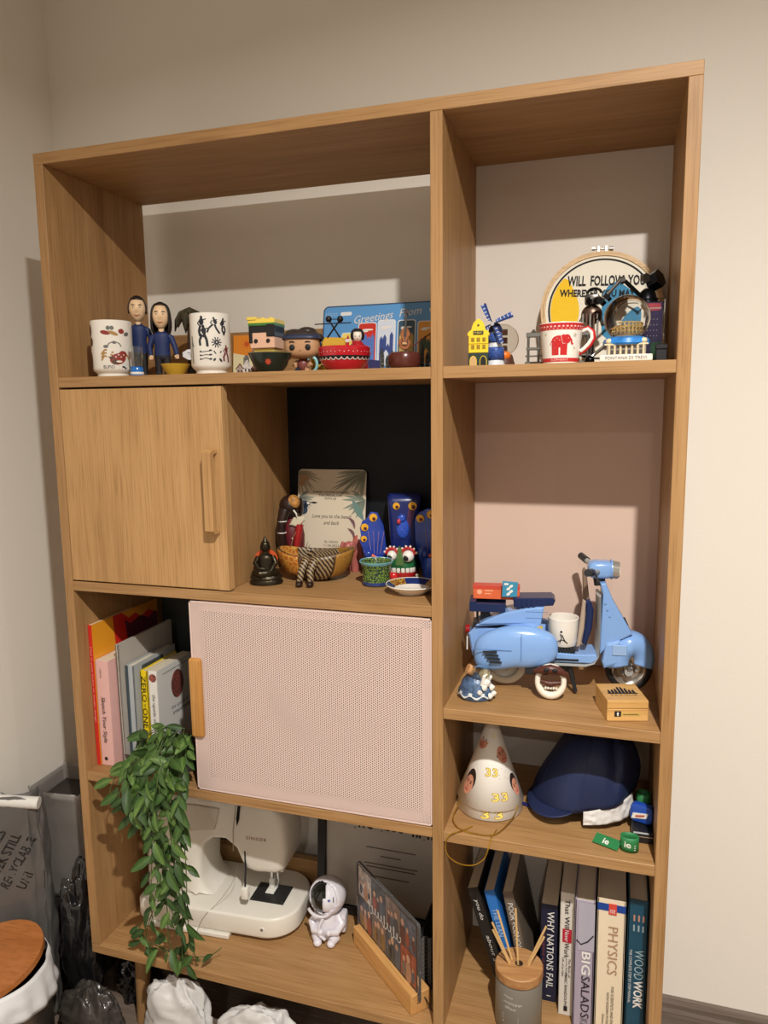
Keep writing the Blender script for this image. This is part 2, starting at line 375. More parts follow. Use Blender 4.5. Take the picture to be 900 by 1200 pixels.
t = tea_cup('tea_cup', 'white tea cup printed with black ninja figures and weapons', .339, .055, .0382, .113)
F = onto_cyl(.0382); ink = mat('print_ink', (34, 36, 46), .6); inkr = mat('print_dark_red', (110, 34, 38), .6)
def ninja(x, y, s, lean=0):
    P = [ell(x, y + .019 * s, .0026 * s, .003 * s), ell(x + lean * .002, y + .011 * s, .0045 * s, .007 * s, lean * .3)]
    P += stroke([(x - .003 * s, y + .014 * s), (x - .008 * s, y + .008 * s), (x - .004 * s, y + .004 * s)], .0022 * s) + stroke([(x + .003 * s, y + .014 * s), (x + .009 * s, y + .016 * s)], .002 * s)
    P += stroke([(x - .002 * s, y + .004 * s), (x - .006 * s - lean * .004, y - .006 * s), (x - .003 * s - lean * .008, y - .016 * s)], .0045 * s) + stroke([(x + .002 * s, y + .004 * s), (x + .006 * s, y - .006 * s), (x + .004 * s + lean * .006, y - .018 * s)], .0048 * s)
    return P
print_(ninja(-.016, .085, 1.0, 0) + ninja(-.013, .068, 1.0, .5) + ninja(.007, .088, .75, 1.3) + ninja(.026, .086, .8, -.5), ink, t, F)
print_(ninja(.031, .036, .8, .4), inkr, t, F)
print_(sum([stroke([(.011, .058), (.011 + .010 * cos(a), .058 + .010 * sin(a))], .002) for a in [i * pi / 5 for i in range(10)]], []) + [ell(.011, .058, .004)], ink, t, F)
print_([ell(.011, .058, .0013)], CREAM, t, onto_cyl(.0382, off=.0009))
for i in range(3): print_(stroke([(-.020, .026 + i * .007), (-.010, .029 + i * .006), (-.001, .026 + i * .008)], .0013) + [ell(-.001, .027 + i * .008, .003, .0016), ell(-.020, .027 + i * .007, .002, .0016)], ink, t, F)
print_(stroke([(.004, .024), (.020, .042)], .0022) + stroke([(.005, .042), (.020, .022)], .0022) + [ell(.006, .026, .003, .002, .8), ell(.018, .025, .004, .0022, -.9)], ink, t, F)
print_(stroke([(-.040, .02), (-.041, .07)], .003) + stroke([(-.036, .05), (-.040, .06)], .002), gry, t, F)

# figurines: one continuous body each, hair / head as parts
SKIN = mat('figurine_skin', (238, 202, 160), .45); NAVY = mat('navy_cloth', (34, 50, 98), .55); TROU = mat('dark_trousers', (40, 36, 38), .6); HAIR = mat('dark_hair', (32, 24, 20), .45)
def bobble(name, label, x, y, h, man):
    t = thing(name, label, 'figurine', (x, y, ZL1), face(x, y) - .1)
    hh = .052; hip = .40 * (h - hh); sh = h - hh - .006
    MB().box(-.024, .024, -.018, .018, 0, .004, .0015, 2).build('base', mat('figurine_base', (60, 52, 46), .5), t, True)
    b = MB()
    for s in (-1, 1):
        b.tube([(s * .0085, 0, .006), (s * .0085, 0, hip * .5), (s * .0075, 0, hip + .004)], [.0062, .0072, .0095], 10)
    b.sph((0, 0, hip + .004), (.0165, .011, .012), 14, 8)
    b.build('trousers', TROU, t, True)
    for s in (-1, 1): MB().box(s * .0085 - .006, s * .0085 + .006, -.014, .006, .004, .0105, .0028, 2).build('shoe', BLACK, t, True)
    b = MB()
    b.lathe([(.0155, hip), (.0165, hip + .006), (.0150, (hip + sh) / 2), (.0185, sh - .012), (.0165, sh - .004), (.0075, sh + .001), (.0065, sh + .004)], 20, sy=.66)
    for s in (-1, 1):
        el = (s * .0255, .001, sh - .030); hn = (s * .0245 if man else s * .030, -.008, sh - .048) if s > 0 else (s * .022, -.010, sh - .050)
        b.tube([(s * .012, 0, sh - .008), (s * .0185, 0, sh - .011), el, hn], [.0062, .0066, .0056, .0048], 10)
    b.build('sweater', NAVY, t, True)
    for s in (-1, 1):
        hn = (s * .0245 if man else s * .030, -.008, sh - .048) if s > 0 else (s * .022, -.010, sh - .050)
        b = MB(); b.sph(hn, (.0042, .0036, .0050), 10, 7)
        for k in range(4): b.tube([(hn[0] + (k - 1.5) * .0019, hn[1] - .001, hn[2] - .003), (hn[0] + (k - 1.5) * .0020, hn[1] - .0025, hn[2] - .0072 + abs(k - 1.4) * .0006)], [.0011, .0008], 6)
        b.tube([(hn[0] - s * .003, hn[1] - .001, hn[2] + .001), (hn[0] - s * .0048, hn[1] - .0035, hn[2] - .003)], [.0013, .0009], 6)
        b.build('hand', SKIN, t, True)
    zc = h - hh * .52
    def head(u, v):
        a = 2 * pi * u; p = pi * v; r = sin(p); zz = -cos(p)
        w = .0172 * (1 - .20 * max(0, -zz) ** 1.5); d = .0185
        xx = w * r * cos(a); yy = d * r * sin(a); z_ = zz * hh * .5
        if yy < 0:
            g = math.exp(-((xx / .0028) ** 2 + ((z_ + .003) / .0048) ** 2)); yy -= .0045 * g          # nose
            for e in (-1, 1): yy += .0016 * math.exp(-(((xx - e * .0068) / .0035) ** 2 + ((z_ - .0035) / .003) ** 2))
            yy -= .0012 * math.exp(-((xx / .006) ** 2 + ((z_ + .013) / .002) ** 2)); yy -= .001 * math.exp(-((xx / .006) ** 2 + ((z_ + .021) / .004) ** 2))
        return (xx, yy - .001, zc + z_)
    hd = MB().surf(head, 40, 28, cu=True).cyl((0, 0, sh - .002), (0, 0, zc - .015), .0062, n=12).build('head', SKIN, t, True, angle=80)
    for e in (-1, 1):
        MB().sph((e * .0178, .001, zc - .0005), (.0022, .0040, .0062), 10, 8).build('ear', SKIN, hd, True)
        MB().sph((e * .0066, -.0167, zc + .0035), (.0026, .0012, .0015), 10, 6).build('eye', WHITE, hd, True)
        MB().sph((e * .0066, -.0178, zc + .0035), (.0012, .0008, .0012), 8, 6).build('pupil', BLACK, hd, True)
        MB().tube([(e * .0035, -.0180, zc + .0075), (e * .0068, -.0178, zc + .0087), (e * .0102, -.0160, zc + .0076)], .0008, 6).build('eyebrow', HAIR, hd, True)
    MB().tube([(-.0062, -.0162, zc - .0118), (0, -.0186, zc - .0136), (.0062, -.0162, zc - .0118)], [.0006, .0012, .0006], 6).build('mouth', mat('lips', (176, 96, 82), .5), hd, True)
    b = MB()
    if man:
        def hair(u, v):
            a = pi * (-.12 + 1.24 * u); p = pi * (.40 + .60 * v)
            return (.0186 * sin(p) * cos(a), .0198 * sin(p) * sin(a) + .0005, zc + .0008 - cos(p) * hh * .525)
        b.surf(hair, 24, 12)
        b.surf(lambda u, v: (.0186 * sin(pi * (.74 + .26 * v)) * cos(2 * pi * u), .0200 * sin(pi * (.74 + .26 * v)) * sin(2 * pi * u), zc + .0008 - cos(pi * (.74 + .26 * v)) * hh * .525), 28, 6, cu=True)
    else:
        def hair(u, v):
            a = pi * (-.22 + 1.44 * u); p = pi * (.06 + .94 * v); q = 1 + .25 * max(0, cos(p))
            return (.0198 * (sin(p) ** .6) * q * cos(a), .0190 * (sin(p) ** .6) * sin(a) + .002, zc - .002 - cos(p) * hh * (.56 if p > pi / 2 else .74))
        b.surf(hair, 26, 16)
        b.surf(lambda u, v: (.0192 * sin(pi * (.78 + .22 * v)) * cos(2 * pi * u), .0196 * sin(pi * (.78 + .22 * v)) * sin(2 * pi * u), zc - .0005 - cos(pi * (.78 + .22 * v)) * hh * .56), 28, 6, cu=True)
    b.build('hair', HAIR, hd, True, solid=.0022)
    return t
bobble('man_figurine', 'bobblehead figurine of a man in a navy sweater with short dark hair', .128, .125, .168, True)
bobble('woman_figurine', 'bobblehead figurine of a woman in a navy sweater with long dark hair', .190, .115, .150, False)

GLASS = mat('clear_glass', (245, 250, 250), .03, trans=1, ior=1.45)
t = thing('shot_glass', 'small clear shot glass with a blue painted foot beside the sushi cup', 'glass', (.176, .045, ZL1), 0)
MB().lathe([(0, .018), (.0105, .018), (.0125, .058), (.0135, .058), (.0120, .016), (0, .015)], 24).build('bowl', GLASS, t, True)
MB().lathe([(0, 0), (.0125, 0), (.013, .003), (.0122, .017), (.011, .019), (0, .019)], 24).build('foot', mat('blue_glass', (40, 110, 190), .12), t, True)
MB().lathe([(.0131, .0035), (.0134, .006), (.0132, .008)], 24).build('band', WHITE, t, True)

t = thing('tree_ornament', 'dark carved tree ornament with drooping pointed canopy and white cloud tag', 'ornament', (.208, .196, ZL1), face(.208, .19))
BK = mat('bark_brown', (72, 54, 40), .6, var=.4, vscale=60); CAN = mat('canopy_green_brown', (62, 56, 40), .4, var=.55, vscale=70)
MB().lathe([(0, 0), (.020, 0), (.021, .004), (.010, .008), (.0085, .03), (.0075, .07), (.006, .118), (0, .12)], 16).build('trunk', BK, t, True)
b = MB(); n = 10
for i in range(n):
    a = 2 * pi * i / n; r = .030 + .004 * random.random(); dz = .112 - .006 * random.random() - (.012 if i % 2 else 0)
    c, s_ = cos(a), sin(a); w = .011
    b.poly([(0, 0, .150), (.018 * c + w * s_, .018 * s_ - w * c, .140), (r * c + .7 * w * s_, r * s_ - .7 * w * c, .122), (r * 1.05 * c, r * 1.05 * s_, dz), (r * c - .7 * w * s_, r * s_ + .7 * w * c, .122), (.018 * c - w * s_, .018 * s_ + w * c, .140)])
b.build('canopy', CAN, t, solid=.003)
MB().tube([(0, -.018, .112), (.001, -.022, .085), (0, -.024, .058)], .0006, 5).build('cord', BLACK, t)
b = MB(); pts = []
for i in range(40):
    a = 2 * pi * i / 40; q = 1 + .10 * abs(sin(a * 4)); pts.append((.0175 * cos(a) * q, .049 + .0105 * sin(a) * q))
b.prism(pts, -.0255, -.0243).build('tag', mat('tag_paper', (240, 240, 240), .7), t)
print_(stroke([(-.008, .052), (-.002, .053)], .0012) + stroke([(-.004, .049), (.006, .048)], .0012) + stroke([(.002, .053), (.008, .052)], .0012) + stroke([(-.003, .045), (.003, .0455)], .0012), BLACK, t, lambda x, y: (x, -.0258, y))

t = thing('dip_bowl', 'tiny ochre yellow bowl between the woman figurine and ninja cup', 'bowl', (.258, .055, ZL1))
MB().lathe([(0, .002), (.013, .002), (.013, 0), (.016, 0), (.0275, .020), (.028, .022), (.0265, .022), (.015, .005), (0, .0045)], 32).build('bowl', mat('ochre_glaze', (190, 152, 50), .3), t, True)

t = thing('postcard', 'orange illustrated postcard of a town leaning on the back rail', 'postcard', (.296, .286, ZL1), .12)
M = Matrix.Rotation(radians(-7), 4, 'X')
MB().box(-.036, .036, -.0006, .0006, 0, .098, M=M).build('card', mat('postcard_orange', (232, 140, 38), .6), t)
def pc(p, c): print_(p, mat('pc_%d_%d_%d' % c, c, .6), t, lambda x, y: M @ Vector((x, -.0009, y)))
pc([ell(-.004, .078, .006)] + sum([stroke([(-.004 + .008 * cos(a), .078 + .008 * sin(a)), (-.004 + .011 * cos(a), .078 + .011 * sin(a))], .0018) for a in [i * pi / 4 for i in range(8)]], []), (206, 86, 30))
pc([[(-.036, 0), (.036, 0), (.036, .034), (.006, .050), (-.036, .058)]], (240, 228, 180))
pc([[(.010, .03), (.022, .03), (.022, .062), (.016, .078), (.010, .062)], [(-.012, .02), (.002, .02), (.002, .048), (-.005, .054), (-.012, .048)]], (92, 104, 168))
print_([[(.012, .036), (.020, .036), (.020, .050), (.012, .050)]], mat('pc_yellow', (236, 190, 60), .6), t, lambda x, y: M @ Vector((x, -.0012, y)))

t = thing('village_ornament', 'tiny ceramic row of snowy brown houses beside the ninja cup', 'ornament', (.392, .100, ZL1), face(.39, .1))
for i, (x, w, h, c) in enumerate(((-.014, .014, .020, (170, 150, 136)), (0, .015, .026, (206, 196, 188)), (.015, .014, .019, (150, 112, 96)))):
    MB().prism([(x - w / 2, 0), (x + w / 2, 0), (x + w / 2, h * .6), (x, h), (x - w / 2, h * .6)], -.008 - .002 * i, .008).build('house', mat('vil%d' % i, c, .5, var=.35, vscale=200), t)
    for k in (-1, 1): MB().box(x + k * w * .22 - .0016, x + k * w * .22 + .0016, -.0088 - .002 * i, -.007, h * .22, h * .42).build('window', mat('vil_win', (70, 40, 34), .5), t)
    MB().prism([(x - w * .62, h * .55), (x, h * 1.08), (x + w * .62, h * .55), (x + w * .55, h * .48), (x, h * .96), (x - w * .55, h * .48)], -.010 - .002 * i, .009).build('roof', mat('vil_roof%d' % (i % 2), ((120, 70, 58), (214, 206, 200))[i % 2], .5, var=.3, vscale=220), t)

t = thing('brick_figure', 'blocky brick-built figure with yellow and green hat and black hair', 'figurine', (.425, .125, ZL1), face(.42, .12) - .42)
YB_ = mat('brick_yellow', (246, 216, 92), .25); KB = mat('brick_black', (26, 26, 30), .25); PB = mat('brick_flesh', (238, 190, 160), .3)
MB().box(-.022, .022, -.017, .017, 0, .050, .001).build('body', YB_, t)
MB().box(-.012, .012, -.0178, -.0165, .020, .044).build('jacket', KB, t)
MB().box(-.026, .026, -.024, .024, .050, .084, .0012).build('head', PB, t)
for e in (-1, 1): MB().cyl((e * .013, -.0235, .064), (e * .013, -.0252, .064), .0042, n=16).build('eye', KB, t, True)
MB().box(-.0275, .0275, -.0255, .0255, .080, .093, .0008).build('hair', KB, t)
MB().box(-.0275, -.02, -.0255, .0255, .060, .082, .0008).build('sideburn', KB, t)
MB().box(.010, .0275, -.0262, .0255, .072, .096, .0008).build('fringe', KB, t)
MB().box(-.028, .028, -.026, .026, .093, .098, .0005).build('hat_band', mat('brick_green', (70, 128, 60), .3), t)
b = MB().box(-.028, .028, -.026, .026, .098, .106, .0005)
for i in range(3):
    for j in range(3): b.cyl((-.017 + .017 * i, -.016 + .016 * j, .106), (-.017 + .017 * i, -.016 + .016 * j, .1085), .0048, n=14)
b.build('hat', YB_, t)
MB().box(-.030, -.010, -.028, .0, .104, .110, .0008).build('hat_brim', YB_, t)

t = thing('small_bowl', 'dark green bowl with a painted red flower before the brick figure', 'bowl', (.468, .048, ZL1), face(.468, .05))
DG = mat('green_black_glaze', (30, 40, 34), .18)
MB().lathe([(0, .003), (.018, .003), (.019, 0), (.022, 0), (.030, .010), (.039, .030), (.0405, .036), (.0390, .036), (.030, .013), (.018, .006), (0, .005)], 40).build('bowl', DG, t, True)
MB().lathe([(.0408, .0345), (.0411, .036), (.0388, .0368), (.0386, .0355)], 40).build('rim', mat('gold_dull', (120, 108, 70), .4), t, True)
G = lambda x, y: ((.0335 + (y - .018) * .45) * sin(x / .0335), -(.0350 + (y - .018) * .45) * cos(x / .0335), y)
print_(sum([stroke([(-.004 + .0015 * cos(a), .018 + .0015 * sin(a)), (-.004 + .0055 * cos(a), .018 + .0055 * sin(a))], .002) for a in [i * pi / 4 for i in range(8)]], []) + [ell(-.004, .018, .0018)], mat('flower_red', (196, 80, 52), .4), t, G)

t = thing('vinyl_figure', 'big-headed vinyl figure with dark hair, blue headband and round black eyes', 'figurine', (.510, .105, ZL1), face(.51, .1) - .18)
VS = mat('vinyl_skin', (196, 150, 112), .4); VH = mat('vinyl_hair', (56, 48, 44), .4); VB = mat('vinyl_band', (44, 54, 80), .4)
b = MB()
b.sph((0, 0, .016), (.012, .010, .014), 16, 10)
b.build('body', mat('vinyl_shirt', (126, 70, 64), .4), t, True)
for s in (-1, 1):
    MB().tube([(s * .006, 0, .010), (s * .009, -.006, .005), (s * .010, -.012, .0045)], [.006, .005, .0045], 10).build('leg', VS if s > 0 else mat('vinyl_pants', (40, 44, 60), .5), t, True)
    MB().tube([(s * .010, 0, .022), (s * .017, -.005, .015), (s * .012, -.012, .014)], [.004, .0036, .0032], 10).build('arm', VS, t, True)
def vh(u, v):
    a = 2 * pi * u; p = pi * v; e = .62
    sg = lambda q: (abs(q) ** e) * (1 if q >= 0 else -1)
    return (.034 * sg(cos(a)) * sin(p) ** e, .029 * sg(sin(a)) * sin(p) ** e, .052 - .025 * sg(cos(p)))
hd = MB().surf(vh, 36, 20, cu=True).build('head', VS, t, True, angle=80)
for e in (-1, 1):
    MB().sph((e * .015, -.0283, .047), (.0055, .0022, .0058), 16, 10).build('eye', BLACK, hd, True)
    MB().tube([(e * .010, -.0295, .0565), (e * .015, -.0298, .0578), (e * .020, -.0288, .0570)], .0011, 6).build('eyebrow', VH, hd, True)
MB().sph((0, -.0295, .042), (.0016, .0016, .0012), 8, 6).build('nose', VS, hd, True)
def hb_(u, v):
    x, y, z = vh(u, .58 + .42 * v); k = 1.10; bump_ = .002 * sin(u * 60)
    return (x * k, y * k + .001, .052 + (z - .052) * 1.18 + bump_ * v)
MB().surf(hb_, 48, 12, cu=True).build('hair', VH, hd, True, angle=80)
for hx_, hy_, hz_, hr_ in ((-.014, -.006, .074, .015), (.010, -.004, .077, .016), (.026, .006, .068, .013)): MB().sph((hx_, hy_, hz_), (hr_ * 1.2, hr_, hr_ * .62), 16, 10).build('hair_lock', VH, hd, True)
MB().tube([(.033, .006, .058), (.044, .008, .050), (.050, .006, .038)], [.006, .0065, .003], 10).build('headband_knot', VB, hd, True)
MB().surf(lambda u, v: (lambda x, y, z: (x * 1.13, y * 1.13, .0525 + (z - .052) * 1.0))(*vh(u, .58 + .12 * v)), 40, 4, cu=True).build('headband', VB, hd, True, solid=.001)
MB().sph((.030, .012, .040), (.010, .014, .024), 14, 10).build('side_hair', VH, hd, True); MB().sph((-.030, .012, .044), (.007, .013, .018), 14, 10).build('side_hair', VH, hd, True)
pts = [(.019 + .010 * cos(a), -.010, .016 + .014 * sin(a)) for a in [radians(-100 + 20 * i) for i in range(13)]]
MB().tube(pts, .0028, 8).build('hoop', mat('vinyl_teal', (140, 200, 206), .35), t, True)

o = MB().box(-.012, .012, -.003, .003, 0, .062, .0005).build('gift_card', mat('card_yellow', (214, 172, 44), .5))
o.location = (.500, .20, ZL1); o.rotation_euler.z = .35; tag(o, 'narrow mustard yellow card standing between the vinyl figure and the plate', 'card')

t = thing('round_box', 'round red lacquer bowl with black and white scalloped band', 'bowl', (.616, .050, ZL1), face(.616, .05))
RD = mat('red_lacquer', (186, 26, 40), .22, coat=.4)
MB().lathe([(0, .0025), (.026, .0025), (.028, 0), (.031, 0), (.040, .010), (.0465, .024), (.0480, .040), (.0465, .0415), (.0445, .040), (.043, .026), (.030, .006), (0, .005)], 48).build('bowl', RD, t, True)
G = lambda x, y: ((.0475 + (y - .026) * .10 if y > .024 else .0470 + (y - .024) * .45) * sin(x / .047), -(.0478 + (y - .026) * .10 if y > .024 else .0473 + (y - .024) * .45) * cos(x / .047), y)
scal = sum([stroke([(.0105 * k + .0048 * cos(a), .0215 + .0042 * sin(a)) for a in (pi, pi * 1.25, pi * 1.5, pi * 1.75, 2 * pi)], .0012) for k in range(-6, 7)], [])
print_([ell(.0105 * k, .0215, .0042, .003) for k in range(-6, 7)] + stroke([(-.068 + .004 * i, .0235) for i in range(35)], .0018), BLACK, t, G)
print_(scal, WHITE, t, lambda x, y: Vector(G(x, y)) * 1.0 + Vector((.0005 * sin(x / .047), -.0005 * cos(x / .047), 0)))
print_([ell(.008 * k, .031 + .001 * (k % 2), .0007) for k in range(-8, 9)], WHITE, t, G)

t = thing('toy_cable_car', 'mustard yellow toy block carrying crossed black rods with ball ends', 'toy', (.566, .128, ZL1), face(.56, .13))
MB().prism([(-.022, 0), (.022, 0), (.023, .058), (.018, .066), (-.017, .067), (-.023, .058)], -.012, .012, .002).build('body', mat('mustard', (206, 160, 34), .4), t)
BR = mat('black_gloss', (20, 20, 22), .3)
MB().tube([(-.012, -.012, .066), (.012, -.012, .098)], .0016, 8).tube([(.012, -.010, .066), (-.008, -.010, .098)], .0016, 8).tube([(-.036, -.011, .091), (.034, -.011, .094)], .0011, 8).tube([(-.010, -.011, .1005), (.014, -.011, .1005)], .0009, 6).build('rods', BR, t, True)
for x in (-.009, .013): MB().sph((x, -.011, .1005), .0062, 14, 10).build('ball', BR, t, True)
for z in (.012, .046): MB().box(-.026, .026, -.0125, -.0118, z, z + .003).build('strap', BR, t)

t = thing('kimono_doll', 'small wooden doll in a red robe with black bobbed hair', 'doll', (.614, .130, ZL1), face(.61, .13))
RR = mat('robe_red', (170, 28, 36), .35); 
MB().lathe([(0, 0), (.018, 0), (.020, .008), (.019, .03), (.015, .050), (.008, .058), (0, .059)], 24).build('robe', RR, t, True)
MB().tube([(-.014, -.006, .046), (-.010, -.017, .036), (.0, -.020, .034)], [.006, .0065, .005], 10).tube([(.014, -.006, .046), (.018, -.013, .036), (.006, -.020, .033)], [.006, .008, .005], 10).build('sleeves', mat('robe_bright', (208, 42, 40), .35), t, True)
MB().tube([(-.011, -.0145, .052), (0, -.0192, .030), (.006, -.020, .010)], .0018, 6).build('sash', mat('robe_dark', (70, 18, 24), .5), t)
hd = MB().sph((0, 0, .068), (.0112, .0110, .0118), 20, 14).build('head', mat('doll_face', (240, 226, 208), .35), t, True)
for e in (-1, 1): MB().sph((e * .004, -.0106, .067), (.0012, .0006, .0007), 8, 6).build('eye', BLACK, hd, True)
MB().sph((0, -.0108, .0625), (.0011, .0006, .0007), 8, 6).build('mouth', mat('doll_lip', (190, 40, 40), .5), hd)
def dh(u, v):
    a = pi * (-.28 + 1.56 * u); p = pi * (.30 + .70 * v)
    return (.0130 * sin(p) ** .7 * cos(a), .0126 * sin(p) ** .7 * sin(a) + .0004, .0690 - cos(p) * .0132)
MB().surf(dh, 24, 12).surf(lambda u, v: (.0126 * sin(pi * (.70 + .30 * v)) * cos(2 * pi * u), .0126 * sin(pi * (.70 + .30 * v)) * sin(2 * pi * u), .0690 - cos(pi * (.70 + .30 * v)) * .0132), 24, 6, cu=True).build('hair', BLACK, hd, True, solid=.001)

# licence plate
t = thing('souvenir_plate', 'blue metal souvenir licence plate reading Greetings From with picture letters', 'sign', (.627, .2835, ZL1), 0)
M = Matrix.Rotation(radians(-9), 4, 'X')
MB().prism(rrect(-.152, .152, 0, .153, .012), -.0006, .0006, M=M).build('plate', mat('plate_blue', (98, 162, 222), .3, spec=.6), t)
def L2(off): return lambda x, y: M @ Vector((x, -.0007 - off, y))
def pl(p, c, off=.0003): print_(p, mat('pl_%d_%d_%d' % c, c, .35), t, L2(off))
bw = []
q = rrect(-.152, .152, 0, .153, .012); qi = rrect(-.1495, .1495, .0025, .1505, .0105)
print_([[q[i], q[(i + 1) % len(q)], qi[(i + 1) % len(q)], qi[i]] for i in range(len(q))], mat('plate_edge', (60, 84, 120), .3), t, L2(.0002))
pl([rrect(-.112, -.086, .131, .139, .0035), rrect(.086, .112, .131, .139, .0035)], (238, 240, 242))
text('Greetings  From', WHITE, t, M=M @ frame((1, .10, .16), (0, 0, 1), (-.010, -.0014, .128)) if 0 else M @ frame((1, 0, .10), (-.10, 0, 1), (-.005, -.0014, .125)), w=.150, h=.022, shear=.35)
print_(sum([stroke([(-.146 + .004 * i, z_), (-.1435 + .004 * i, z_)], .0013) for i in range(7) for z_ in (.1365, .1325)], []), mat('plate_pale', (190, 215, 238), .4), t, L2(.0005), name='small_print')
PX = [(-.142, -.110, .082), (-.106, -.074, .092), (-.068, -.030, .112), (-.024, .012, .116), (.020, .056, .114), (.064, .100, .110), (.106, .142, .102)]
CC = [((240, 150, 60), (70, 130, 90)), ((250, 226, 120), (200, 50, 52)), ((214, 58, 46), (96, 130, 205)), ((225, 232, 246), (66, 84, 150)), ((60, 90, 110), (200, 170, 90)), ((240, 170, 70), (60, 80, 60)), ((214, 74, 60), (230, 226, 210))]
for (a, b_, tp), (c1, c2) in zip(PX, CC):
    pl([rrect(a - .002, b_ + .002, .020, tp + .002, .006)], (240, 242, 244), .0004); pl([rrect(a, b_, .022, tp, .005)], c1, .0006)
    w = b_ - a; random.seed(int(a * 1000))
    bl = []
    for k in range(4):
        x = a + .003 + k * (w - .006) / 4; hh = .03 + .03 * random.random(); bl.append([(x, .024), (x + w / 4.6, .024), (x + w / 4.6, .024 + hh), (x + w / 9, .032 + hh), (x, .024 + hh)])
    pl(bl, c2, .0008)
    pl([[(a + w * .35, .024), (a + w * .65, .024), (a + w * .65, .046), (a + w * .5, .054), (a + w * .35, .046)]], c1, .0010)
    pl([ell(a + w * .5, tp - .014, w * .35, .002), ell(a + w * .35, tp - .017, w * .2, .002)], (250, 244, 236), .0010)
pl([[(-.095, .006), (-.02, .006), (-.01, .030), (-.06, .036)]], (60, 60, 110), .0012); pl([[(-.09, .003), (-.01, .003), (-.03, .012), (-.07, .020)]], (86, 168, 226), .0014)

# violin music box
t = thing('violin_ornament', 'miniature violin standing on a round chocolate brown base', 'ornament', (.716, .100, ZL1), face(.716, .1))
MB().lathe([(0, .004), (.010, .004), (.011, 0), (.014, 0), (.014, .004), (.027, .005), (.0300, .010), (.0300, .026), (.027, .031), (.020, .033), (0, .033)], 40).build('base', mat('brown_lacquer', (92, 46, 38), .25), t, True)
VW = mat('violin_varnish', (150, 92, 56), .25, var=.25, vscale=90)
o2 = []
for i in range(40):
    a = 2 * pi * i / 40; z = sin(a); w = .0115 * abs(cos(a)) ** .75 * (1.08 if z < 0 else .86) * (1 - .34 * math.exp(-((z - .10) / .22) ** 2)); o2.append(((w if cos(a) > 0 else -w), .056 + .0195 * z))
V = Matrix.Translation((-.003, -.004, 0)) @ Matrix.Rotation(radians(4), 4, 'Y')
vb = MB().prism(o2, -.004, .004, .0012, M=V).build('body', VW, t, True)
MB().box(-.0022, .0022, -.0055, -.003, .060, .100, .0005, M=V).build('neck', BLACK, t)
MB().cyl((0, -.008, .1045), (0, .001, .1045), .004, n=14, M=V).tube([(0, -.0035, .098), (0, -.0035, .106)], .0024, 8, M=V).build('scroll', mat('scroll_dark', (52, 36, 30), .4), t, True)
for k in range(3): MB().tube([((k - 1) * .0012, -.0062, .044), ((k - 1) * .001, -.0060, .102)], .00025, 4, M=V).build('string', mat('string_silver', (190, 190, 190), .3, 1), t)
MB().prism([(-.005, .046), (.005, .046), (.003, .0495), (-.003, .0495)], -.0075, -.0045, M=V).build('bridge', mat('bridge_pale', (200, 160, 110), .5), t)
for e in (-1, 1): MB().tube([(e * .0055, -.0043, .047), (e * .0045, -.0043, .052), (e * .0055, -.0043, .057)], .0006, 5, M=V).build('sound_hole', BLACK, t)
MB().tube([(.014, -.006, .042), (.048, -.002, .070)], .0014, 6, M=V).build('bow', mat('bow_brown', (96, 48, 36), .4), t)

PEW = mat('pewter_dark', (74, 74, 70), .4, .7, bump=.5, bscale=300)
def spires(name, label, x, y, w, h, n):
    t = thing(name, label, 'ornament', (x, y, ZL1), face(x, y))
    MB().box(-w / 2, w / 2, -.008, .008, 0, .005, .001).build('base', PEW, t)
    for i in range(n):
        xc = -w / 2 + w * (i + .5) / n; ww = w / n * .8; hh = h * (.62 + .38 * ((i * 7 + 3) % 5) / 4)
        b = MB().box(xc - ww / 2, xc + ww / 2, -.006, .006, .005, hh * .7).cyl((xc, 0, hh * .7), (xc, 0, hh), ww * .5, .0004, 8)
        b.build('tower', PEW, t)
        for k in range(3): MB().box(xc - ww * .18, xc + ww * .18, -.0066, -.0055, .009 + k * hh * .19, .009 + k * hh * .19 + hh * .1).build('window', BLACK, t)
spires('pewter_church', 'dark pewter miniature church with spires beside the red lacquer bowl', .672, .135, .030, .050, 3)
spires('pewter_skyline', 'dark pewter miniature skyline behind the violin ornament', .742, .190, .040, .064, 4)
# ================================================================== upper right bay
t = thing('canal_house', 'yellow ceramic canal house with stepped gable and green ground floor', 'ornament', (.864, .045, ZR1), face(.864, .05) - .05)
YH = mat('house_yellow', (240, 206, 52), .3, coat=.2); HG = mat('house_green', (38, 56, 50), .35)
gp = [(-.0165, .022), (.0165, .022), (.0165, .050), (.0185, .051), (.0185, .055), (.0150, .059), (.0125, .060), (.0105, .067), (.0085, .072), (.004, .0765), (0, .079), (-.004, .0765), (-.0085, .072), (-.0105, .067), (-.0125, .060), (-.0150, .059), (-.0185, .055), (-.0185, .051), (-.0165, .050)]
MB().prism(gp, -.012, .012, .0008).build('facade', YH, t)
MB().box(-.0170, .0170, -.0125, .012, 0, .022, .0006).build('ground_floor', HG, t)
for i in range(3):
    for z in (.028, .040): 
        w_ = MB().box(-.0125 + i * .0095 - .0001, -.0125 + i * .0095 + .0062, -.0128, -.0115, z, z + .0078, .0004).build('window', mat('house_window', (196, 160, 40), .35), t)
        MB().box(-.0125 + i * .0095 + .0012, -.0125 + i * .0095 + .0026, -.0132, -.012, z + .001, z + .0068).box(-.0125 + i * .0095 + .0036, -.0125 + i * .0095 + .005, -.0132, -.012, z + .001, z + .0068).build('pane', mat('house_pane', (120, 96, 36), .3), w_)
MB().box(-.0165, .0165, -.0135, -.0115, .0375, .0387).build('cornice', YH, t)
MB().box(-.0085, .0085, -.0136, -.0115, .0525, .0585, .0003).build('sign_board', HG, t)
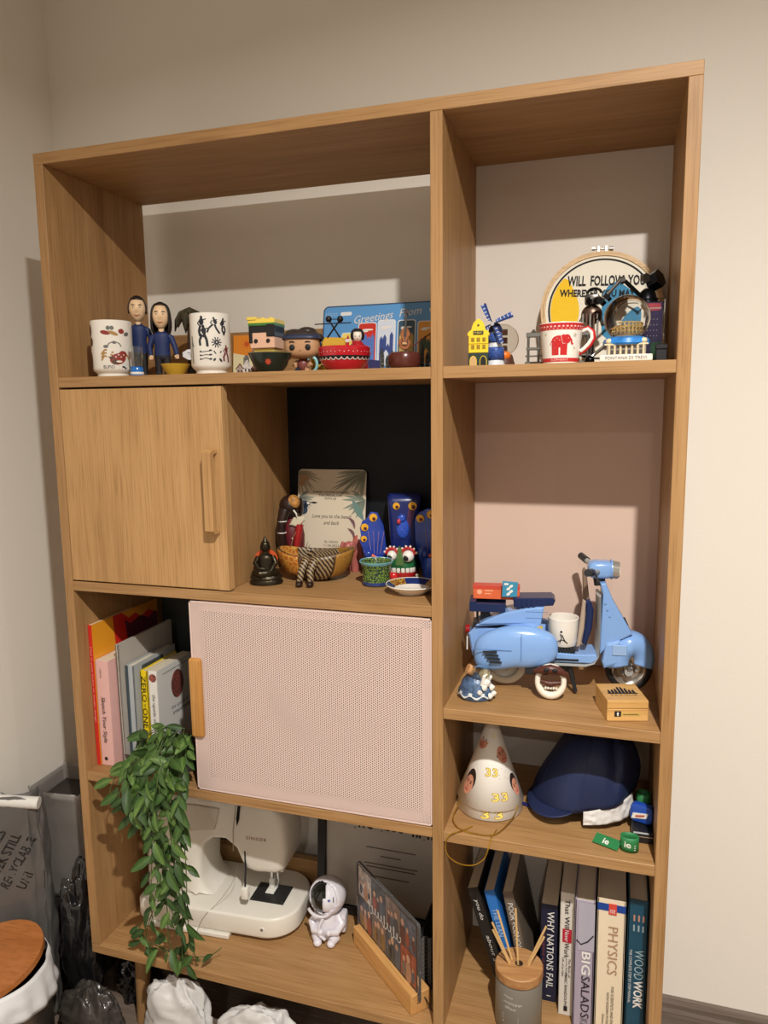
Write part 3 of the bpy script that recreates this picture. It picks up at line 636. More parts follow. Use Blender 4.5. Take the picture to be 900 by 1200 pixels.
text('PUBLIC', mat('sign_gold', (230, 200, 90), .4), t, M=frame((1, 0, 0), (0, 0, 1), (0, -.0138, .0555)), w=.0135, h=.0032)
for x, c in ((-.0085, (196, 160, 110)), (.0085, (20, 26, 24))):
    P = [(x - .0055, .0)] + [(x + .0055 * cos(a), .008 + .0085 * sin(a)) for a in [pi - pi * i / 10 for i in range(11)]] + [(x + .0055, 0)]
    MB().prism(P, -.0142, -.0120).build('door_arch', mat('arch%d' % c[0], c, .4), t)
    MB().tube([(a, -.0140, b_) for a, b_ in P], .0006, 5).build('arch_trim', YH, t)
MB().cyl((0, -.0135, .068), (0, -.0118, .068), .0016, n=10).build('gable_hook', HG, t)

t = thing('windmill_ornament', 'blue and white painted ceramic windmill behind the yellow house', 'ornament', (.886, .088, ZR1), face(.886, .09) - .1)
DB = mat('delft_blue', (58, 88, 160), .3, var=.45, vscale=260); 
MB().lathe([(0, 0), (.0165, 0), (.017, .004), (.0150, .010), (.0125, .040), (.0105, .060), (0, .062)], 20).build('tower', mat('delft_white', (224, 228, 236), .25, var=.15, vscale=200), t, True)
MB().lathe([(.0156, .012), (.0150, .030), (.0137, .034)], 20).lathe([(.0130, .042), (.0115, .058)], 20).build('painted_band', DB, t, True, solid=.0006)
MB().lathe([(.0125, .060), (.012, .066), (.008, .074), (0, .078)], 20).build('cap', mat('delft_navy', (28, 38, 78), .3), t, True)
hub = (-.004, -.0165, .073)
for i, a in enumerate((112, 20, -68, 205)):
    a = radians(a); c, s_ = cos(a), sin(a); Lr = .037
    b = MB(); M = frame((c, 0, s_), (-s_, 0, c), hub)
    b.prism([(.006, -.0012), (Lr, -.0030), (Lr, .0075), (.008, .0050)], -.0008, .0008, plane='xy', M=M)
    sl = b.build('sail', DB, t)
    MB().prism([(0, -.0014), (Lr + .001, -.0014), (Lr + .001, .0004), (0, .0004)], -.0020, -.0006 + .002, plane='xy', M=M).build('sail_beam', mat('delft_navy', (28, 38, 78), .3), sl)
    print_(sum([stroke([(.010 + k * .0065, .0012), (.010 + k * .0065, .0060)], .0009) for k in range(5)], []), WHITE, sl, M=M @ Matrix.Translation((0, 0, .0011)))
MB().cyl(hub, (hub[0], hub[1] - .004, hub[2]), .0034, n=14).cyl((hub[0], hub[1], hub[2]), (hub[0], -.004, hub[2]), .002, n=8).build('hub', mat('hub_grey', (170, 174, 180), .3), t, True)

def globe(name, label, x, y, r, zc, inside, liquid, rz):
    t = thing(name, label, 'snow globe', (x, y, ZR1), rz)
    MB().sph((0, 0, zc), r, 40, 26).build('glass_dome', liquid, t, True, angle=80)
    inside(t); return t
def in1(t):
    MB().lathe([(0, 0), (.021, 0), (.0225, .004), (.020, .012), (.018, .020), (.016, .024), (0, .025)], 24).build('base', mat('globe_brown', (88, 54, 44), .5, bump=.4, bscale=200), t, True)
    MB().sph((.002, -.013, .0215), (.012, .008, .009), 14, 10).build('pumpkin', mat('pumpkin_orange', (230, 120, 34), .4), t, True)
    b = MB()
    for k, z in enumerate((.036, .049, .062)): b.box(-.007, .007, -.003, .003, z - .0045, z + .005, .0006)
    b.build('totem', mat('totem_grey', (110, 96, 84), .5), t)
    for z in (.036, .049, .062): MB().box(-.0045, .0045, -.0036, -.0028, z - .0025, z + .003).build('totem_mark', mat('totem_red', (120, 60, 50), .5), t)
GREYG = mat('globe_glass_grey', (225, 222, 214), .04, trans=1, ior=1.12)
globe('snow_globe', 'plain grey snow globe on a brown base with orange pumpkin, behind the windmill', .893, .132, .0280, .0500, in1, GREYG, face(.89, .13))

t = thing('bridge_ornament', 'grey pewter model of a tower bridge behind the elephant mug', 'ornament', (.990, .128, ZR1), face(.99, .13))
PG = mat('pewter_grey', (128, 128, 122), .35, .75)
MB().box(-.056, .056, -.012, .012, 0, .009, .001).build('base', PG, t)
for x in (-.042, .042):
    b = MB()
    for dx in (-.009, .009):
        for dy in (-.005, .005): b.cyl((x + dx, dy, .008), (x + dx, dy, .056), .0022, n=10)
    b.box(x - .0125, x + .0125, -.0075, .0075, .030, .034, .0005); b.box(x - .0125, x + .0125, -.0075, .0075, .052, .060, .0008)
    b.build('tower', PG, t)
    MB().cyl((x, 0, .060), (x, 0, .066), .006, .001, 8).build('spire', PG, t)
MB().box(-.032, .032, -.003, .003, .050, .0535).build('walkway', PG, t)
MB().box(-.056, .056, -.005, .005, .018, .0205).build('deck', PG, t)
for x in (-1, 1): MB().tube([(x * .030, 0, .050), (x * .018, 0, .030), (0, 0, .021)], .0009, 6).build('cable', PG, t)

t = thing('coffee_mug', 'white mug with a red elephant print, red borders and red handle', 'mug', (1.002, .040, ZR1), face(1.0, .04))
rm = lambda z: .0285 + .0070 * (z / .064) ** 1.15
prof = [(0, .003), (.026, .003), (.026, 0), (.0285, 0)] + [(rm(z), z) for z in (.002, .01, .02, .03, .04, .05, .058, .063)] + [(rm(.064) - .0006, .0646), (rm(.064) - .0030, .0636), (rm(.05) - .004, .05), (rm(.02) - .004, .02), (.020, .007), (0, .006)]
MB().lathe(prof, 48).build('body', CREAM, t, True)
RE = mat('mug_red', (196, 42, 44), .3); KM = lambda off=.0005: (lambda x, y: ((rm(y) + off) * sin(x / .032), -(rm(y) + off) * cos(x / .032), y))
MB().surf(lambda u, v: ((rm(.0525 + .011 * v) + .0004) * cos(2 * pi * u), (rm(.0525 + .011 * v) + .0004) * sin(2 * pi * u), .0525 + .0105 * v), 48, 2, cu=True).build('border', RE, t, True)
MB().surf(lambda u, v: ((rm(.002 + .006 * v) + .0004) * cos(2 * pi * u), (rm(.002 + .006 * v) + .0004) * sin(2 * pi * u), .002 + .006 * v), 48, 2, cu=True).build('border', RE, t, True)
PK = mat('mug_pink', (238, 190, 184), .3)
print_([ell(-.045 + .006 * k, .0578, .0018, .0014) for k in range(16)] + [q for k in range(16) for q in stroke([(-.048 + .006 * k, .0545), (-.046 + .006 * k, .0545)], .001)], PK, t, KM(.0009))
text('ELEPHANT', PK, t, fn=vfn(lambda x, y: KM(.0009)(x - .002, y + .0050)), w=.030, h=.0036)
EL = [ell(-.003, .034, .0125, .0095), ell(.009, .0375, .0068, .0075, -.2), ell(.004, .037, .005, .008)]
EL += [[(x - .0028, .030), (x + .0028, .030), (x + .0030, .0125), (x - .0030, .0125)] for x in (-.0125, -.0065, .002, .0075)]
EL += stroke([(.013, .040), (.0170, .036), (.0175, .031), (.0205, .0295)], .0032) + stroke([(-.015, .035), (-.018, .028)], .0012)
print_(EL, RE, t, KM())
print_(stroke([(.000, .043), (.003, .030), (.007, .031)], .0007) + [ell(.0115, .039, .0007)] + [ell(-.010 + .004 * i, .036 + .003 * (i % 2), .0007) for i in range(3)], PK, t, KM(.0009))
print_([ell(.023, .044, .0028), ell(.024, .024, .0020), ell(-.026, .046, .0018)], mat('mug_grey', (196, 186, 168), .3), t, KM())
b = MB(); b.tube([(.031, 0, .052), (.042, 0, .056), (.050, 0, .050), (.0515, 0, .040), (.046, 0, .030), (.038, 0, .022), (.029, 0, .016)], [.0042, .0046, .0048, .0048, .0046, .0044, .0042], 14)
b.build('handle', RE, t, True)
MB().tube([(.033, -.0035, .0515), (.042, -.0040, .0545), (.048, -.004, .049), (.049, -.004, .040), (.044, -.004, .031), (.037, -.0037, .0235), (.031, -.0035, .019)], .0030, 8).build('handle_inset', CREAM, t, True)

# embroidery hoop
t = thing('embroidery_hoop', 'round wooden embroidery hoop stitched WILL FOLLOW YOU WHEREVER YOU MAY', 'hoop', (1.060, .236, ZR1 + .002), .05)
M = Matrix.Rotation(radians(-13), 4, 'X'); HR = .112
HWD = wood('hoop_wood', 0, (196, 160, 112), (214, 180, 134), (226, 196, 152), .5)
def ring(r0, r1, y0, y1, name, m):
    b = MB(); Mx = M @ Matrix.Translation((0, 0, HR)) @ Matrix.Rotation(pi / 2, 4, 'X')
    b.lathe([(r0, y0), (r1, y0), (r1, y1), (r0, y1), (r0, y0)], 96, M=Mx); return b.build(name, m, t, True)
ring(HR - .0045, HR, -.006, .006, 'outer_ring', HWD); ring(HR - .0090, HR - .0050, -.005, .0068, 'inner_ring', HWD)
Mf = M @ frame((1, 0, 0), (0, 0, 1), (0, -.0040, HR))
b = MB(); b.prism(ell(0, 0, HR - .006, n=72), -.0008, 0, plane='xy', M=Mf); b.build('fabric', mat('linen', (236, 229, 212), .85, bump=.3, bscale=900), t)
def emb(p, m, z=.0004): print_(p, m, t, M=Mf @ Matrix.Translation((0, 0, z)))
def annulus(r0, r1, n=80): return [[(r0 * cos(2 * pi * i / n), r0 * sin(2 * pi * i / n)), (r1 * cos(2 * pi * i / n), r1 * sin(2 * pi * i / n)), (r1 * cos(2 * pi * (i + 1) / n), r1 * sin(2 * pi * (i + 1) / n)), (r0 * cos(2 * pi * (i + 1) / n), r0 * sin(2 * pi * (i + 1) / n))] for i in range(n)]
emb(annulus(.0945, .0980), mat('thread_black', (30, 30, 34), .8))
YT = mat('thread_yellow', (246, 200, 40), .75, bump=.5, bscale=700); BT = mat('thread_blue', (66, 138, 178), .75, bump=.5, bscale=700)
mo = [(-.0935 * cos(radians(a)) , .0935 * sin(radians(a))) for a in range(42, -38, -5)]
mi = [(-.058 + .020 * sin(radians(i * 12)) - .004 * i / 15, -.060 + .120 * i / 15) for i in range(16)]
emb([[mo[i], mo[i + 1], mi[len(mi) - 2 - i], mi[len(mi) - 1 - i]] for i in range(min(len(mo), len(mi)) - 1)], YT)
emb([[(.000, -.010), (.004, .030), (.014, .046), (.030, .052), (.046, .040), (.066, .022), (.070, -.004), (.050, -.030), (.030, -.050), (.012, -.060), (.002, -.050)]], BT)
emb(stroke([(-.064, -.028), (-.046, -.031)], .0028) + stroke([(-.060, -.031), (-.040, -.036)], .002) + [ell(-.064, -.028, .003)], mat('thread_black', (30, 30, 34), .8), .0010)
TK = mat('thread_black', (30, 30, 34), .8)
text('WILL  FOLLOW  YOU', TK, t, M=Mf @ Matrix.Translation((.008, .054, .0012)) @ Matrix.Rotation(radians(-2), 4, 'Z'), w=.142, h=.0205, bold=.028)
text('WHEREVER YOU MAY', TK, t, M=Mf @ Matrix.Translation((-.008, .030, .0012)) @ Matrix.Rotation(radians(-3), 4, 'Z'), w=.138, h=.0145, bold=.032)
BRS = mat('hoop_clasp_metal', (196, 190, 178), .25, 1)
cl = MB(); cl.box(-.009, -.004, -.005, .005, 2 * HR - .002, 2 * HR + .011, .0006, M=M); cl.box(.005, .010, -.005, .005, 2 * HR - .002, 2 * HR + .011, .0006, M=M)
cl.build('clasp_plate', BRS, t)
MB().cyl((-.018, 0, 2 * HR + .008), (.016, 0, 2 * HR + .006), .0018, n=10, M=M).cyl((.013, 0, 2 * HR + .0062), (.020, 0, 2 * HR + .0058), .0042, n=12, M=M).cyl((-.019, 0, 2 * HR + .008), (-.013, 0, 2 * HR + .0077), .0036, n=6, M=M).build('clasp_screw', BRS, t, True)

# scrap-metal figures made of nuts and bolts
GM = mat('gun_metal', (92, 88, 84), .3, .9); KMt = mat('black_metal', (28, 28, 32), .3, .8); CHR = mat('chrome', (210, 212, 214), .18, 1)
def rods(t, segs, m, r=.0024, name='rod'):
    for a, b_ in segs:
        MB().tube([a, b_], r, 8).build(name, m, t, True)
def nut(t, c, r, h, d, m, name='nut'):
    d = Vector(d).normalized(); c = Vector(c); o = MB().cyl(c - d * h / 2, c + d * h / 2, r, n=6).cyl(c - d * h * .55, c + d * h * .55, r * .55, n=16).build(name, m, t); return o
t = thing('bolt_figure', 'black scrap-metal figure with hex-nut head reaching out an arm beside the globe', 'figurine', (1.138, .160, ZR1))
nut(t, (.012, 0, .143), .0165, .020, (.8, -.5, .35), KMt, 'head')
nut(t, (-.004, -.012, .146), .0085, .006, (.5, -.8, .1), GM, 'eye')
b = MB().lathe([(0, .066), (.014, .068), (.017, .085), (.018, .108), (.013, .124), (.006, .130), (0, .131)], 20); b.build('torso', KMt, t, True)
MB().lathe([(0, 0), (.020, 0), (.021, .004), (.010, .008), (.008, .03), (.010, .066), (0, .067)], 16).build('stand', KMt, t, True)
rods(t, [((-.012, -.01, .118), (-.038, -.016, .143))], KMt, .0036, 'upper_arm')
rods(t, [((-.044, -.018, .145), (-.076, -.022, .111)), ((-.014, -.018, .112), (-.052, -.022, .104))], CHR, .0026, 'arm_bolt')
nut(t, (-.041, -.017, .1445), .0065, .008, (1, 0, .3), GM); nut(t, (-.076, -.022, .110), .0085, .009, (.7, 0, .7), KMt)
nut(t, (-.066, -.022, .116), .0075, .007, (.7, 0, .7), KMt)
rods(t, [((-.010, -.02, .050), (-.064, -.036, .036)), ((-.064, -.036, .036), (-.092, -.044, .012))], CHR, .0028, 'leg_bolt')
MB().sph((-.092, -.044, .0085), .0082, 14, 10).build('foot', KMt, t, True)
nut(t, (-.064, -.036, .036), .007, .008, (.7, 0, .7), KMt)
t = thing('bolt_figure', 'grey scrap-metal figure with binocular eyes and hanging strips behind the elephant mug', 'figurine', (1.045, .180, ZR1)); t.scale = (.9, .9, .9)
MB().lathe([(0, 0), (.022, 0), (.022, .004), (.006, .007), (.0055, .090), (0, .092)], 16).build('stand', GM, t, True)
MB().sph((0, 0, .103), (.021, .014, .020), 18, 12).build('torso', mat('brown_metal', (104, 82, 70), .35, .7), t, True)
hd = MB().box(-.014, .014, -.012, .012, .122, .142, .003, 2).build('head', GM, t, True)
for e in (-1, 1): MB().cyl((e * .007 + .002, -.011, .131), (e * .007 + .002, -.022, .127), .0058, n=16).build('eye_tube', KMt, hd, True)
MB().tube([(.004 + .013 * cos(a), 0, .145 + .009 * sin(a)) for a in [pi * i / 10 for i in range(11)]], .0026, 8).build('top_ring', KMt, hd, True)
for k in range(5): MB().box(-.018 + .007 * k, -.014 + .007 * k, -.016 - .002 * (k % 2), -.0145 - .002 * (k % 2), .052 + .006 * (k % 3), .104, .0004).build('strip', mat('brown_metal', (104, 82, 70), .35, .7) if k % 2 else CHR, t)
MB().tube([(.008 + .006 * cos(a), -.017, .098 + .008 * sin(a)) for a in [2 * pi * i / 14 for i in range(14)]], .0011, 6, closed=True).build('wire_loop', KMt, t, True)
rods(t, [((-.016, -.006, .100), (-.027, -.014, .078)), ((.016, -.006, .100), (.022, -.016, .080))], GM, .0032, 'arm')

def in2(t):
    ST = mat('stone_cream', (226, 206, 166), .5, bump=.4, bscale=260)
    MB().lathe([(.034, .026), (.0365, .029), (.035, .036), (.026, .040), (0, .041)], 36, ).build('sky_band', mat('globe_blue', (46, 128, 206), .3, var=.35, vscale=60), t, True)
    MB().box(-.030, .030, -.028, .026, .009, .030, .001).build('facade_block', mat('stone_grey', (150, 140, 126), .5, bump=.6, bscale=240), t)
    for k in range(7): MB().cyl((-.026 + .0087 * k, -.0285, .011), (-.026 + .0087 * k, -.0285, .026), .0014, n=8).build('column', ST, t)
    for k in range(6): MB().box(-.0235 + .0087 * k, -.0195 + .0087 * k, -.0288, -.0275, .012, .018).box(-.0235 + .0087 * k, -.0195 + .0087 * k, -.0288, -.0275, .0205, .0245).build('window', mat('stone_dark', (66, 60, 54), .6), t)
    MB().prism([(-.012, .026), (.012, .026), (0, .0335)], -.0305, -.026).build('pediment', ST, t)
    MB().box(-.0335, .0335, -.0290, -.026, .0255, .0280, .0004).build('cornice', ST, t)
    for x in (-.026, .026): MB().sph((x, -.022, .032), (.006, .006, .005), 10, 8).build('statue', ST, t, True)
    pln = MB().box(-.040, .040, -.0345, .030, 0, .0105, .0015, 2).build('plinth', mat('plinth_white', (226, 220, 208), .4), t)
    text('FONTANA DI TREVI', mat('engraved', (92, 84, 74), .6), pln, M=frame((1, 0, 0), (0, 0, 1), (0, -.0349, .0053)), w=.062, h=.0048)
    zt = .052; b = MB()
    for k, (r, h0, h1) in enumerate(((.0205, .044, .0505), (.0195, .0505, .057), (.018, .057, .064))):
        n = 22
        for i in range(n):
            a = 2 * pi * i / n
            if k == 2 and 1.2 < a < 4.0: continue
            if k == 1 and 2.2 < a < 3.2: continue
            b.box(-.0008, .0008, -.0012, .0012, h0, h1 - .001, M=Matrix.Rotation(a, 4, 'Z') @ Matrix.Translation((r, 0, 0)))
        a0, a1 = (4.0, 1.2 + 2 * pi) if k == 2 else (0, 2 * pi)
        b.lathe([(r - .0015, h1 - .0018), (r + .0012, h1 - .0018), (r + .0012, h1), (r - .0015, h1), (r - .0015, h1 - .0018)], 30, a0=a0, a1=a1)
    b.lathe([(.0155, .044), (.0155, .060)], 24)
    b.build('amphitheatre', mat('stone_gold', (220, 186, 120), .55), t, True)
globe('snow_globe', 'clear snow globe with a stone amphitheatre inside on a FONTANA DI TREVI base', 1.105, .048, .0365, .0700, in2, mat('globe_glass', (240, 240, 240), .02, trans=1, ior=1.33), face(1.105, .05))

t = thing('acrylic_box', 'clear acrylic display box with a purple picture card inside', 'box', (1.146, .108, ZR1), .05)
CLR = mat('acrylic', (250, 250, 250), .05, trans=1, ior=1.1)
MB().box(-.018, .018, -.012, .012, 0, .106, .0008).build('case', CLR, t)
MB().box(-.0155, .0155, -.004, -.002, .003, .100).build('card', mat('card_purple', (66, 58, 104), .4), t)
print_([rrect(-.0155, .012, .086, .098, .003)], mat('card_pink', (226, 92, 110), .4), t, lambda x, y: (x, -.0044, y))
print_([rrect(-.002, .0155, .006, .034, .003)], mat('card_green', (56, 110, 72), .4), t, lambda x, y: (x, -.0044, y))
print_([ell(-.008 + .005 * (k % 4), .045 + .009 * (k // 4), .0008) for k in range(16)] + stroke([(-.006, .090), (.013, .090)], .002), WHITE, t, lambda x, y: (x, -.0046, y))
t = thing('trinket_box', 'small black lidded trinket box beside the fountain snow globe', 'box', (1.160, .072, ZR1))
MB().box(-.0085, .0085, -.009, .009, 0, .020, .001).build('body', BLACK, t); MB().box(-.0092, .0092, -.0097, .0097, .0204, .028, .001).build('lid', BLACK, t)
# ================================================================== dark niche
BZ = mat('bronze_dark', (58, 52, 40), .32, .75, bump=.35, bscale=220)
t = thing('buddha_statuette', 'small dark bronze seated buddha with orange back plate beside the cupboard', 'statuette', (.425, .085, ZL2), face(.425, .08) - .1)
MB().lathe([(0, 0), (.033, 0), (.034, .004), (.031, .009), (.033, .013), (.030, .018), (0, .019)], 28, sy=.72).build('lotus_base', BZ, t, True)
b = MB()
b.tube([(-.022, -.004, .023), (-.008, -.020, .023), (.010, -.018, .024)], [.008, .0085, .006], 12).tube([(.022, -.004, .023), (.008, -.018, .025), (-.010, -.016, .026)], [.008, .0085, .006], 12)
b.lathe([(.018, .018), (.0185, .028), (.0145, .040), (.0165, .052), (.014, .058), (.006, .062), (.0052, .068)], 20, sy=.72)
b.tube([(-.0145, 0, .055), (-.021, -.004, .042), (-.012, -.014, .033), (0, -.015, .032)], [.0055, .0052, .0042, .0036], 10).tube([(.0145, 0, .055), (.021, -.004, .042), (.014, -.015, .034), (.010, -.021, .026)], [.0055, .0052, .0042, .0032], 10)
b.build('body', BZ, t, True)
hd = MB().sph((0, 0, .075), (.0088, .0092, .0110), 18, 14).sph((0, -.0088, .0745), (.0014, .0016, .0024), 8, 6).sph((-.0088, 0, .073), (.0016, .003, .006), 8, 6).sph((.0088, 0, .073), (.0016, .003, .006), 8, 6).build('head', BZ, t, True)
MB().sph((0, .0008, .0795), (.0094, .0096, .0085), 16, 10).cyl((0, 0, .086), (0, 0, .098), .0055, .0008, 12).build('hair', BZ, hd, True)
MB().prism(ell(0, .048, .0235, .020, n=24), .0105, .0135).build('back_plate', mat('orange_paint', (206, 84, 40), .4), t)

DK = mat('ebony_wood', (44, 28, 24), .3, var=.35, vscale=60)
t = thing('elephant_figurine', 'tall dark wooden elephant figurine in a red robe with a cream collar', 'figurine', (.418, .232, ZL2), face(.41, .24))
b = MB()
b.lathe([(0, 0), (.022, 0), (.024, .006), (.026, .04), (.027, .075), (.022, .100), (.012, .112), (0, .114)], 24, sy=.8)
b.build('body', mat('robe_maroon', (98, 22, 30), .45, var=.4, vscale=50), t, True)
hd = MB().sph((-.004, -.004, .138), (.0235, .0225, .026), 22, 16).tube([(-.014, -.022, .132), (-.022, -.030, .112), (-.024, -.031, .085), (-.019, -.028, .050), (-.018, -.027, .022), (-.014, -.026, .008)], [.013, .0105, .009, .0085, .0078, .007], 14).build('head', DK, t, True)
MB().sph((.004, -.012, .148), (.0150, .0155, .0165), 16, 12).build('forehead_cloth', mat('gold_pattern', (186, 132, 70), .5, var=.5, vscale=130), hd, True)
MB().sph((.020, -.002, .136), (.006, .016, .020), 12, 10).build('ear', DK, hd, True)
for p in ((-.0225, -.031, .085), (-.017, -.028, .0225), (-.021, -.031, .110)):
    MB().tube([(p[0] + .0095 * cos(a), p[1] + .0088 * sin(a), p[2]) for a in [2 * pi * i / 16 for i in range(16)]], .0012, 6, closed=True).build('trunk_ring', WHITE, hd, True)
MB().tube([(.004, -.026, .132), (.009, -.030, .126), (.011, -.031, .118)], [.0022, .0018, .0008], 8).build('tusk', WHITE, hd, True)
MB().prism([(-.006, .100), (.012, .094), (.030, .110), (.026, .118), (.004, .116)], -.026, -.012, .003).build('collar', mat('cream_cloth', (216, 204, 178), .6), t, True)
MB().tube([(.016, -.020, .100), (.012, -.024, .075), (.006, -.025, .04)], [.009, .008, .006], 10).build('robe_front', mat('robe_scarlet', (164, 32, 34), .4), t, True)
MB().tube([(.010, -.027, .088), (.002, -.030, .075), (-.004, -.031, .055)], .0008, 5).build('cord', mat('cord_tan', (150, 120, 80), .6), t)
MB().sph((.030, -.010, .030), (.008, .008, .018), 12, 10).build('side_pouch', mat('scarlet_gloss', (196, 36, 34), .3), t, True)
for z, x in ((.055, .006), (.042, .012), (.07, .0)): MB().sph((x, -.0255, z), .0022, 8, 6).build('bead', WHITE, t, True)

# wedding thank-you card
t = thing('thank_you_card', 'cream thank-you card with rounded corners and painted jungle leaves', 'card', (.489, .270, ZL2), .0)
M = Matrix.Rotation(radians(-8), 4, 'X')
MB().prism(rrect(-.0815, .0815, 0, .216, .010), -.0015, .0015, M=M).build('board', mat('card_cream', (226, 212, 188), .6), t)
def K(off=.0004): return lambda x, y: M @ Vector((x, -.0015 - off, y))
def leaf2(x, y, a, l, w): 
    return [(x + cos(a) * l * s - sin(a) * w * sin(pi * s) * k, y + sin(a) * l * s + cos(a) * w * sin(pi * s) * k) for s, k in [(i / 8, 1) for i in range(9)] + [(i / 8, -1) for i in range(7, 0, -1)]]
def clip(P): return [(max(-.081, min(.081, x)), max(.001, min(.215, y))) for x, y in P]
random.seed(3)
TXC = mat('card_text', (84, 78, 70), .7)
for x0, y0, a0, a1, n, L_, w, c in ((-.081, .212, -100, 0, 13, .060, .0024, (176, 164, 136)), (.081, .214, 180, 265, 14, .085, .0026, (150, 150, 130)), (.081, .150, 140, 262, 9, .055, .0034, (138, 148, 134)), (-.081, .150, -40, 45, 8, .045, .0026, (150, 152, 140)), (-.070, .004, 60, 120, 7, .055, .003, (160, 156, 140)), (-.03, .002, 60, 130, 4, .028, .003, (150, 152, 138)), (.075, .004, 70, 160, 7, .06, .005, (130, 136, 120))):
    print_([clip(leaf2(x0, y0, radians(a0 + (a1 - a0) * (i + random.random() * .6) / n), L_ * (.6 + .5 * random.random()), w * (.7 + .6 * random.random()))) for i in range(n)], mat('cl_%d_%d_%d' % c, c, .7), t, K(.0004 + .0001 * random.random()))
print_([clip(leaf2(.050, .150, radians(-58), .055, .008))], mat('cl_teal', (110, 142, 134), .7), t, K(.0007))
print_([clip(leaf2(-.080, .130, radians(20), .03, .010)), clip(leaf2(-.075, .112, radians(60), .03, .012))], mat('toucan_blue', (54, 70, 92), .7), t, K(.0008))
print_([ell(-.056, .139, .006, .004), clip(leaf2(-.050, .141, 0, .018, .002))], BLACK, t, K(.0009)); print_([ell(-.055, .1395, .0035, .003)], WHITE, t, K(.0011))
print_([clip(leaf2(.058, .045, radians(-30), .028, .010)), clip(leaf2(.055, .055, radians(60), .02, .005))], mat('flower_coral', (198, 104, 92), .7), t, K(.0008))
print_([clip(leaf2(.058, .060 + .008 * i, radians(100 + 25 * (i % 3)), .020, .003)) for i in range(6)], mat('flower_mauve', (150, 112, 116), .7), t, K(.0008))
print_([ell(-.066, .196, .012, .008), ell(-.072, .184, .008, .006)], mat('flower_tan', (176, 140, 100), .7), t, K(.0008))
Mt = lambda x, z: M @ frame((1, 0, 0), (0, 0, 1), (x, -.0022, z))
text('THANK YOU FOR SHARING\nTHIS SPECIAL DAY\nWITH US', TXC, t, M=Mt(-.002, .158), w=.086, h=.019, bold=.01, line=1.15)
text('Love you to the beach\nand back', TXC, t, M=Mt(.002, .104), w=.094, h=.023, shear=.35, line=1.2)
text('EL NIDO\n11.06.2022', TXC, t, M=Mt(.004, .050), w=.036, h=.013, line=1.2)

# boat-shaped patchwork bowl with striped legs
def bands(name, c1, c2, scale, dirn, dist=2.0):
    if name in MATS: return MATS[name]
    m = bpy.data.materials.new(name); m.use_nodes = True; nt = m.node_tree; b = nt.nodes['Principled BSDF']; b.inputs['Roughness'].default_value = .45
    tc = nt.nodes.new('ShaderNodeTexCoord'); w = nt.nodes.new('ShaderNodeTexWave'); w.bands_direction = dirn; w.inputs['Scale'].default_value = scale; w.inputs['Distortion'].default_value = dist; w.inputs['Detail Scale'].default_value = 2
    r = nt.nodes.new('ShaderNodeValToRGB'); r.color_ramp.interpolation = 'CONSTANT'; r.color_ramp.elements[0].color = srgb(*c1); r.color_ramp.elements[1].color = srgb(*c2); r.color_ramp.elements[1].position = .55
    nt.links.new(tc.outputs['Object'], w.inputs['Vector']); nt.links.new(w.outputs['Fac'], r.inputs['Fac']); nt.links.new(r.outputs['Color'], b.inputs['Base Color']); MATS[name] = m; return m
def cells(name, c1, c2, scale, edge=.12, rough=.45):
    if name in MATS: return MATS[name]
    m = bpy.data.materials.new(name); m.use_nodes = True; nt = m.node_tree; b = nt.nodes['Principled BSDF']; b.inputs['Roughness'].default_value = rough
    tc = nt.nodes.new('ShaderNodeTexCoord'); w = nt.nodes.new('ShaderNodeTexVoronoi'); w.feature = 'DISTANCE_TO_EDGE'; w.inputs['Scale'].default_value = scale
    r = nt.nodes.new('ShaderNodeValToRGB'); r.color_ramp.elements[0].color = srgb(*c1); r.color_ramp.elements[1].color = srgb(*c2); r.color_ramp.elements[0].position = edge * .6; r.color_ramp.elements[1].position = edge
    nt.links.new(tc.outputs['Object'], w.inputs['Vector']); nt.links.new(w.outputs['Distance'], r.inputs['Fac']); nt.links.new(r.outputs['Color'], b.inputs['Base Color']); MATS[name] = m; return m
t = thing('animal_bowl', 'boat-shaped painted wooden bowl in giraffe and zebra pattern with dangling striped legs', 'bowl', (.507, .150, ZL2), .16)
def bowl(u, v, off=0):
    a = 2 * pi * u; k = (.30 + .70 * sin(v * pi / 2) ** .8); z = .004 + .050 * (1 - cos(v * pi / 2)) + .012 * cos(a) ** 2 * v
    return ((.078 * k + off) * cos(a), (.050 * k + off) * sin(a), z - off * (1 - v))
MB().surf(lambda u, v: bowl(u, v), 40, 10, cu=True).cyl((0, 0, .0035), (0, 0, .006), .0245, n=28).build('shell', mat('bowl_brown', (84, 60, 42), .35), t, True, solid=.004)
MB().cyl((0, 0, 0), (0, 0, .005), .030, .026, 28).build('foot', mat('bowl_brown', (84, 60, 42), .35), t, True)
GIR = cells('giraffe_spots', (196, 146, 62), (176, 100, 36), 110, .12); ZEB = bands('zebra_bands', (48, 36, 28), (158, 134, 98), 58, 'DIAGONAL', 1.5); GLD = mat('bowl_gold', (156, 112, 48), .4, var=.25, vscale=300)
for u0, u1, v0, m, in ((.55, .70, .45, GIR), (.86, .985, .30, GLD), (.00, .08, .5, GLD), (.77, .85, .2, ZEB)):
    MB().surf(lambda u, v: bowl(u0 + (u1 - u0) * u, v0 + (1 - v0) * v, .0030), 12, 8).build('painted_patch', m, t, True, solid=.0008)
for u0, u1, m in ((.05, .20, GLD), (.20, .36, ZEB), (.36, .50, GIR)):
    MB().surf(lambda u, v: bowl(u0 + (u1 - u0) * u, .35 + .65 * v, -.0032), 12, 8).build('inner_patch', m, t, True, solid=.0008)
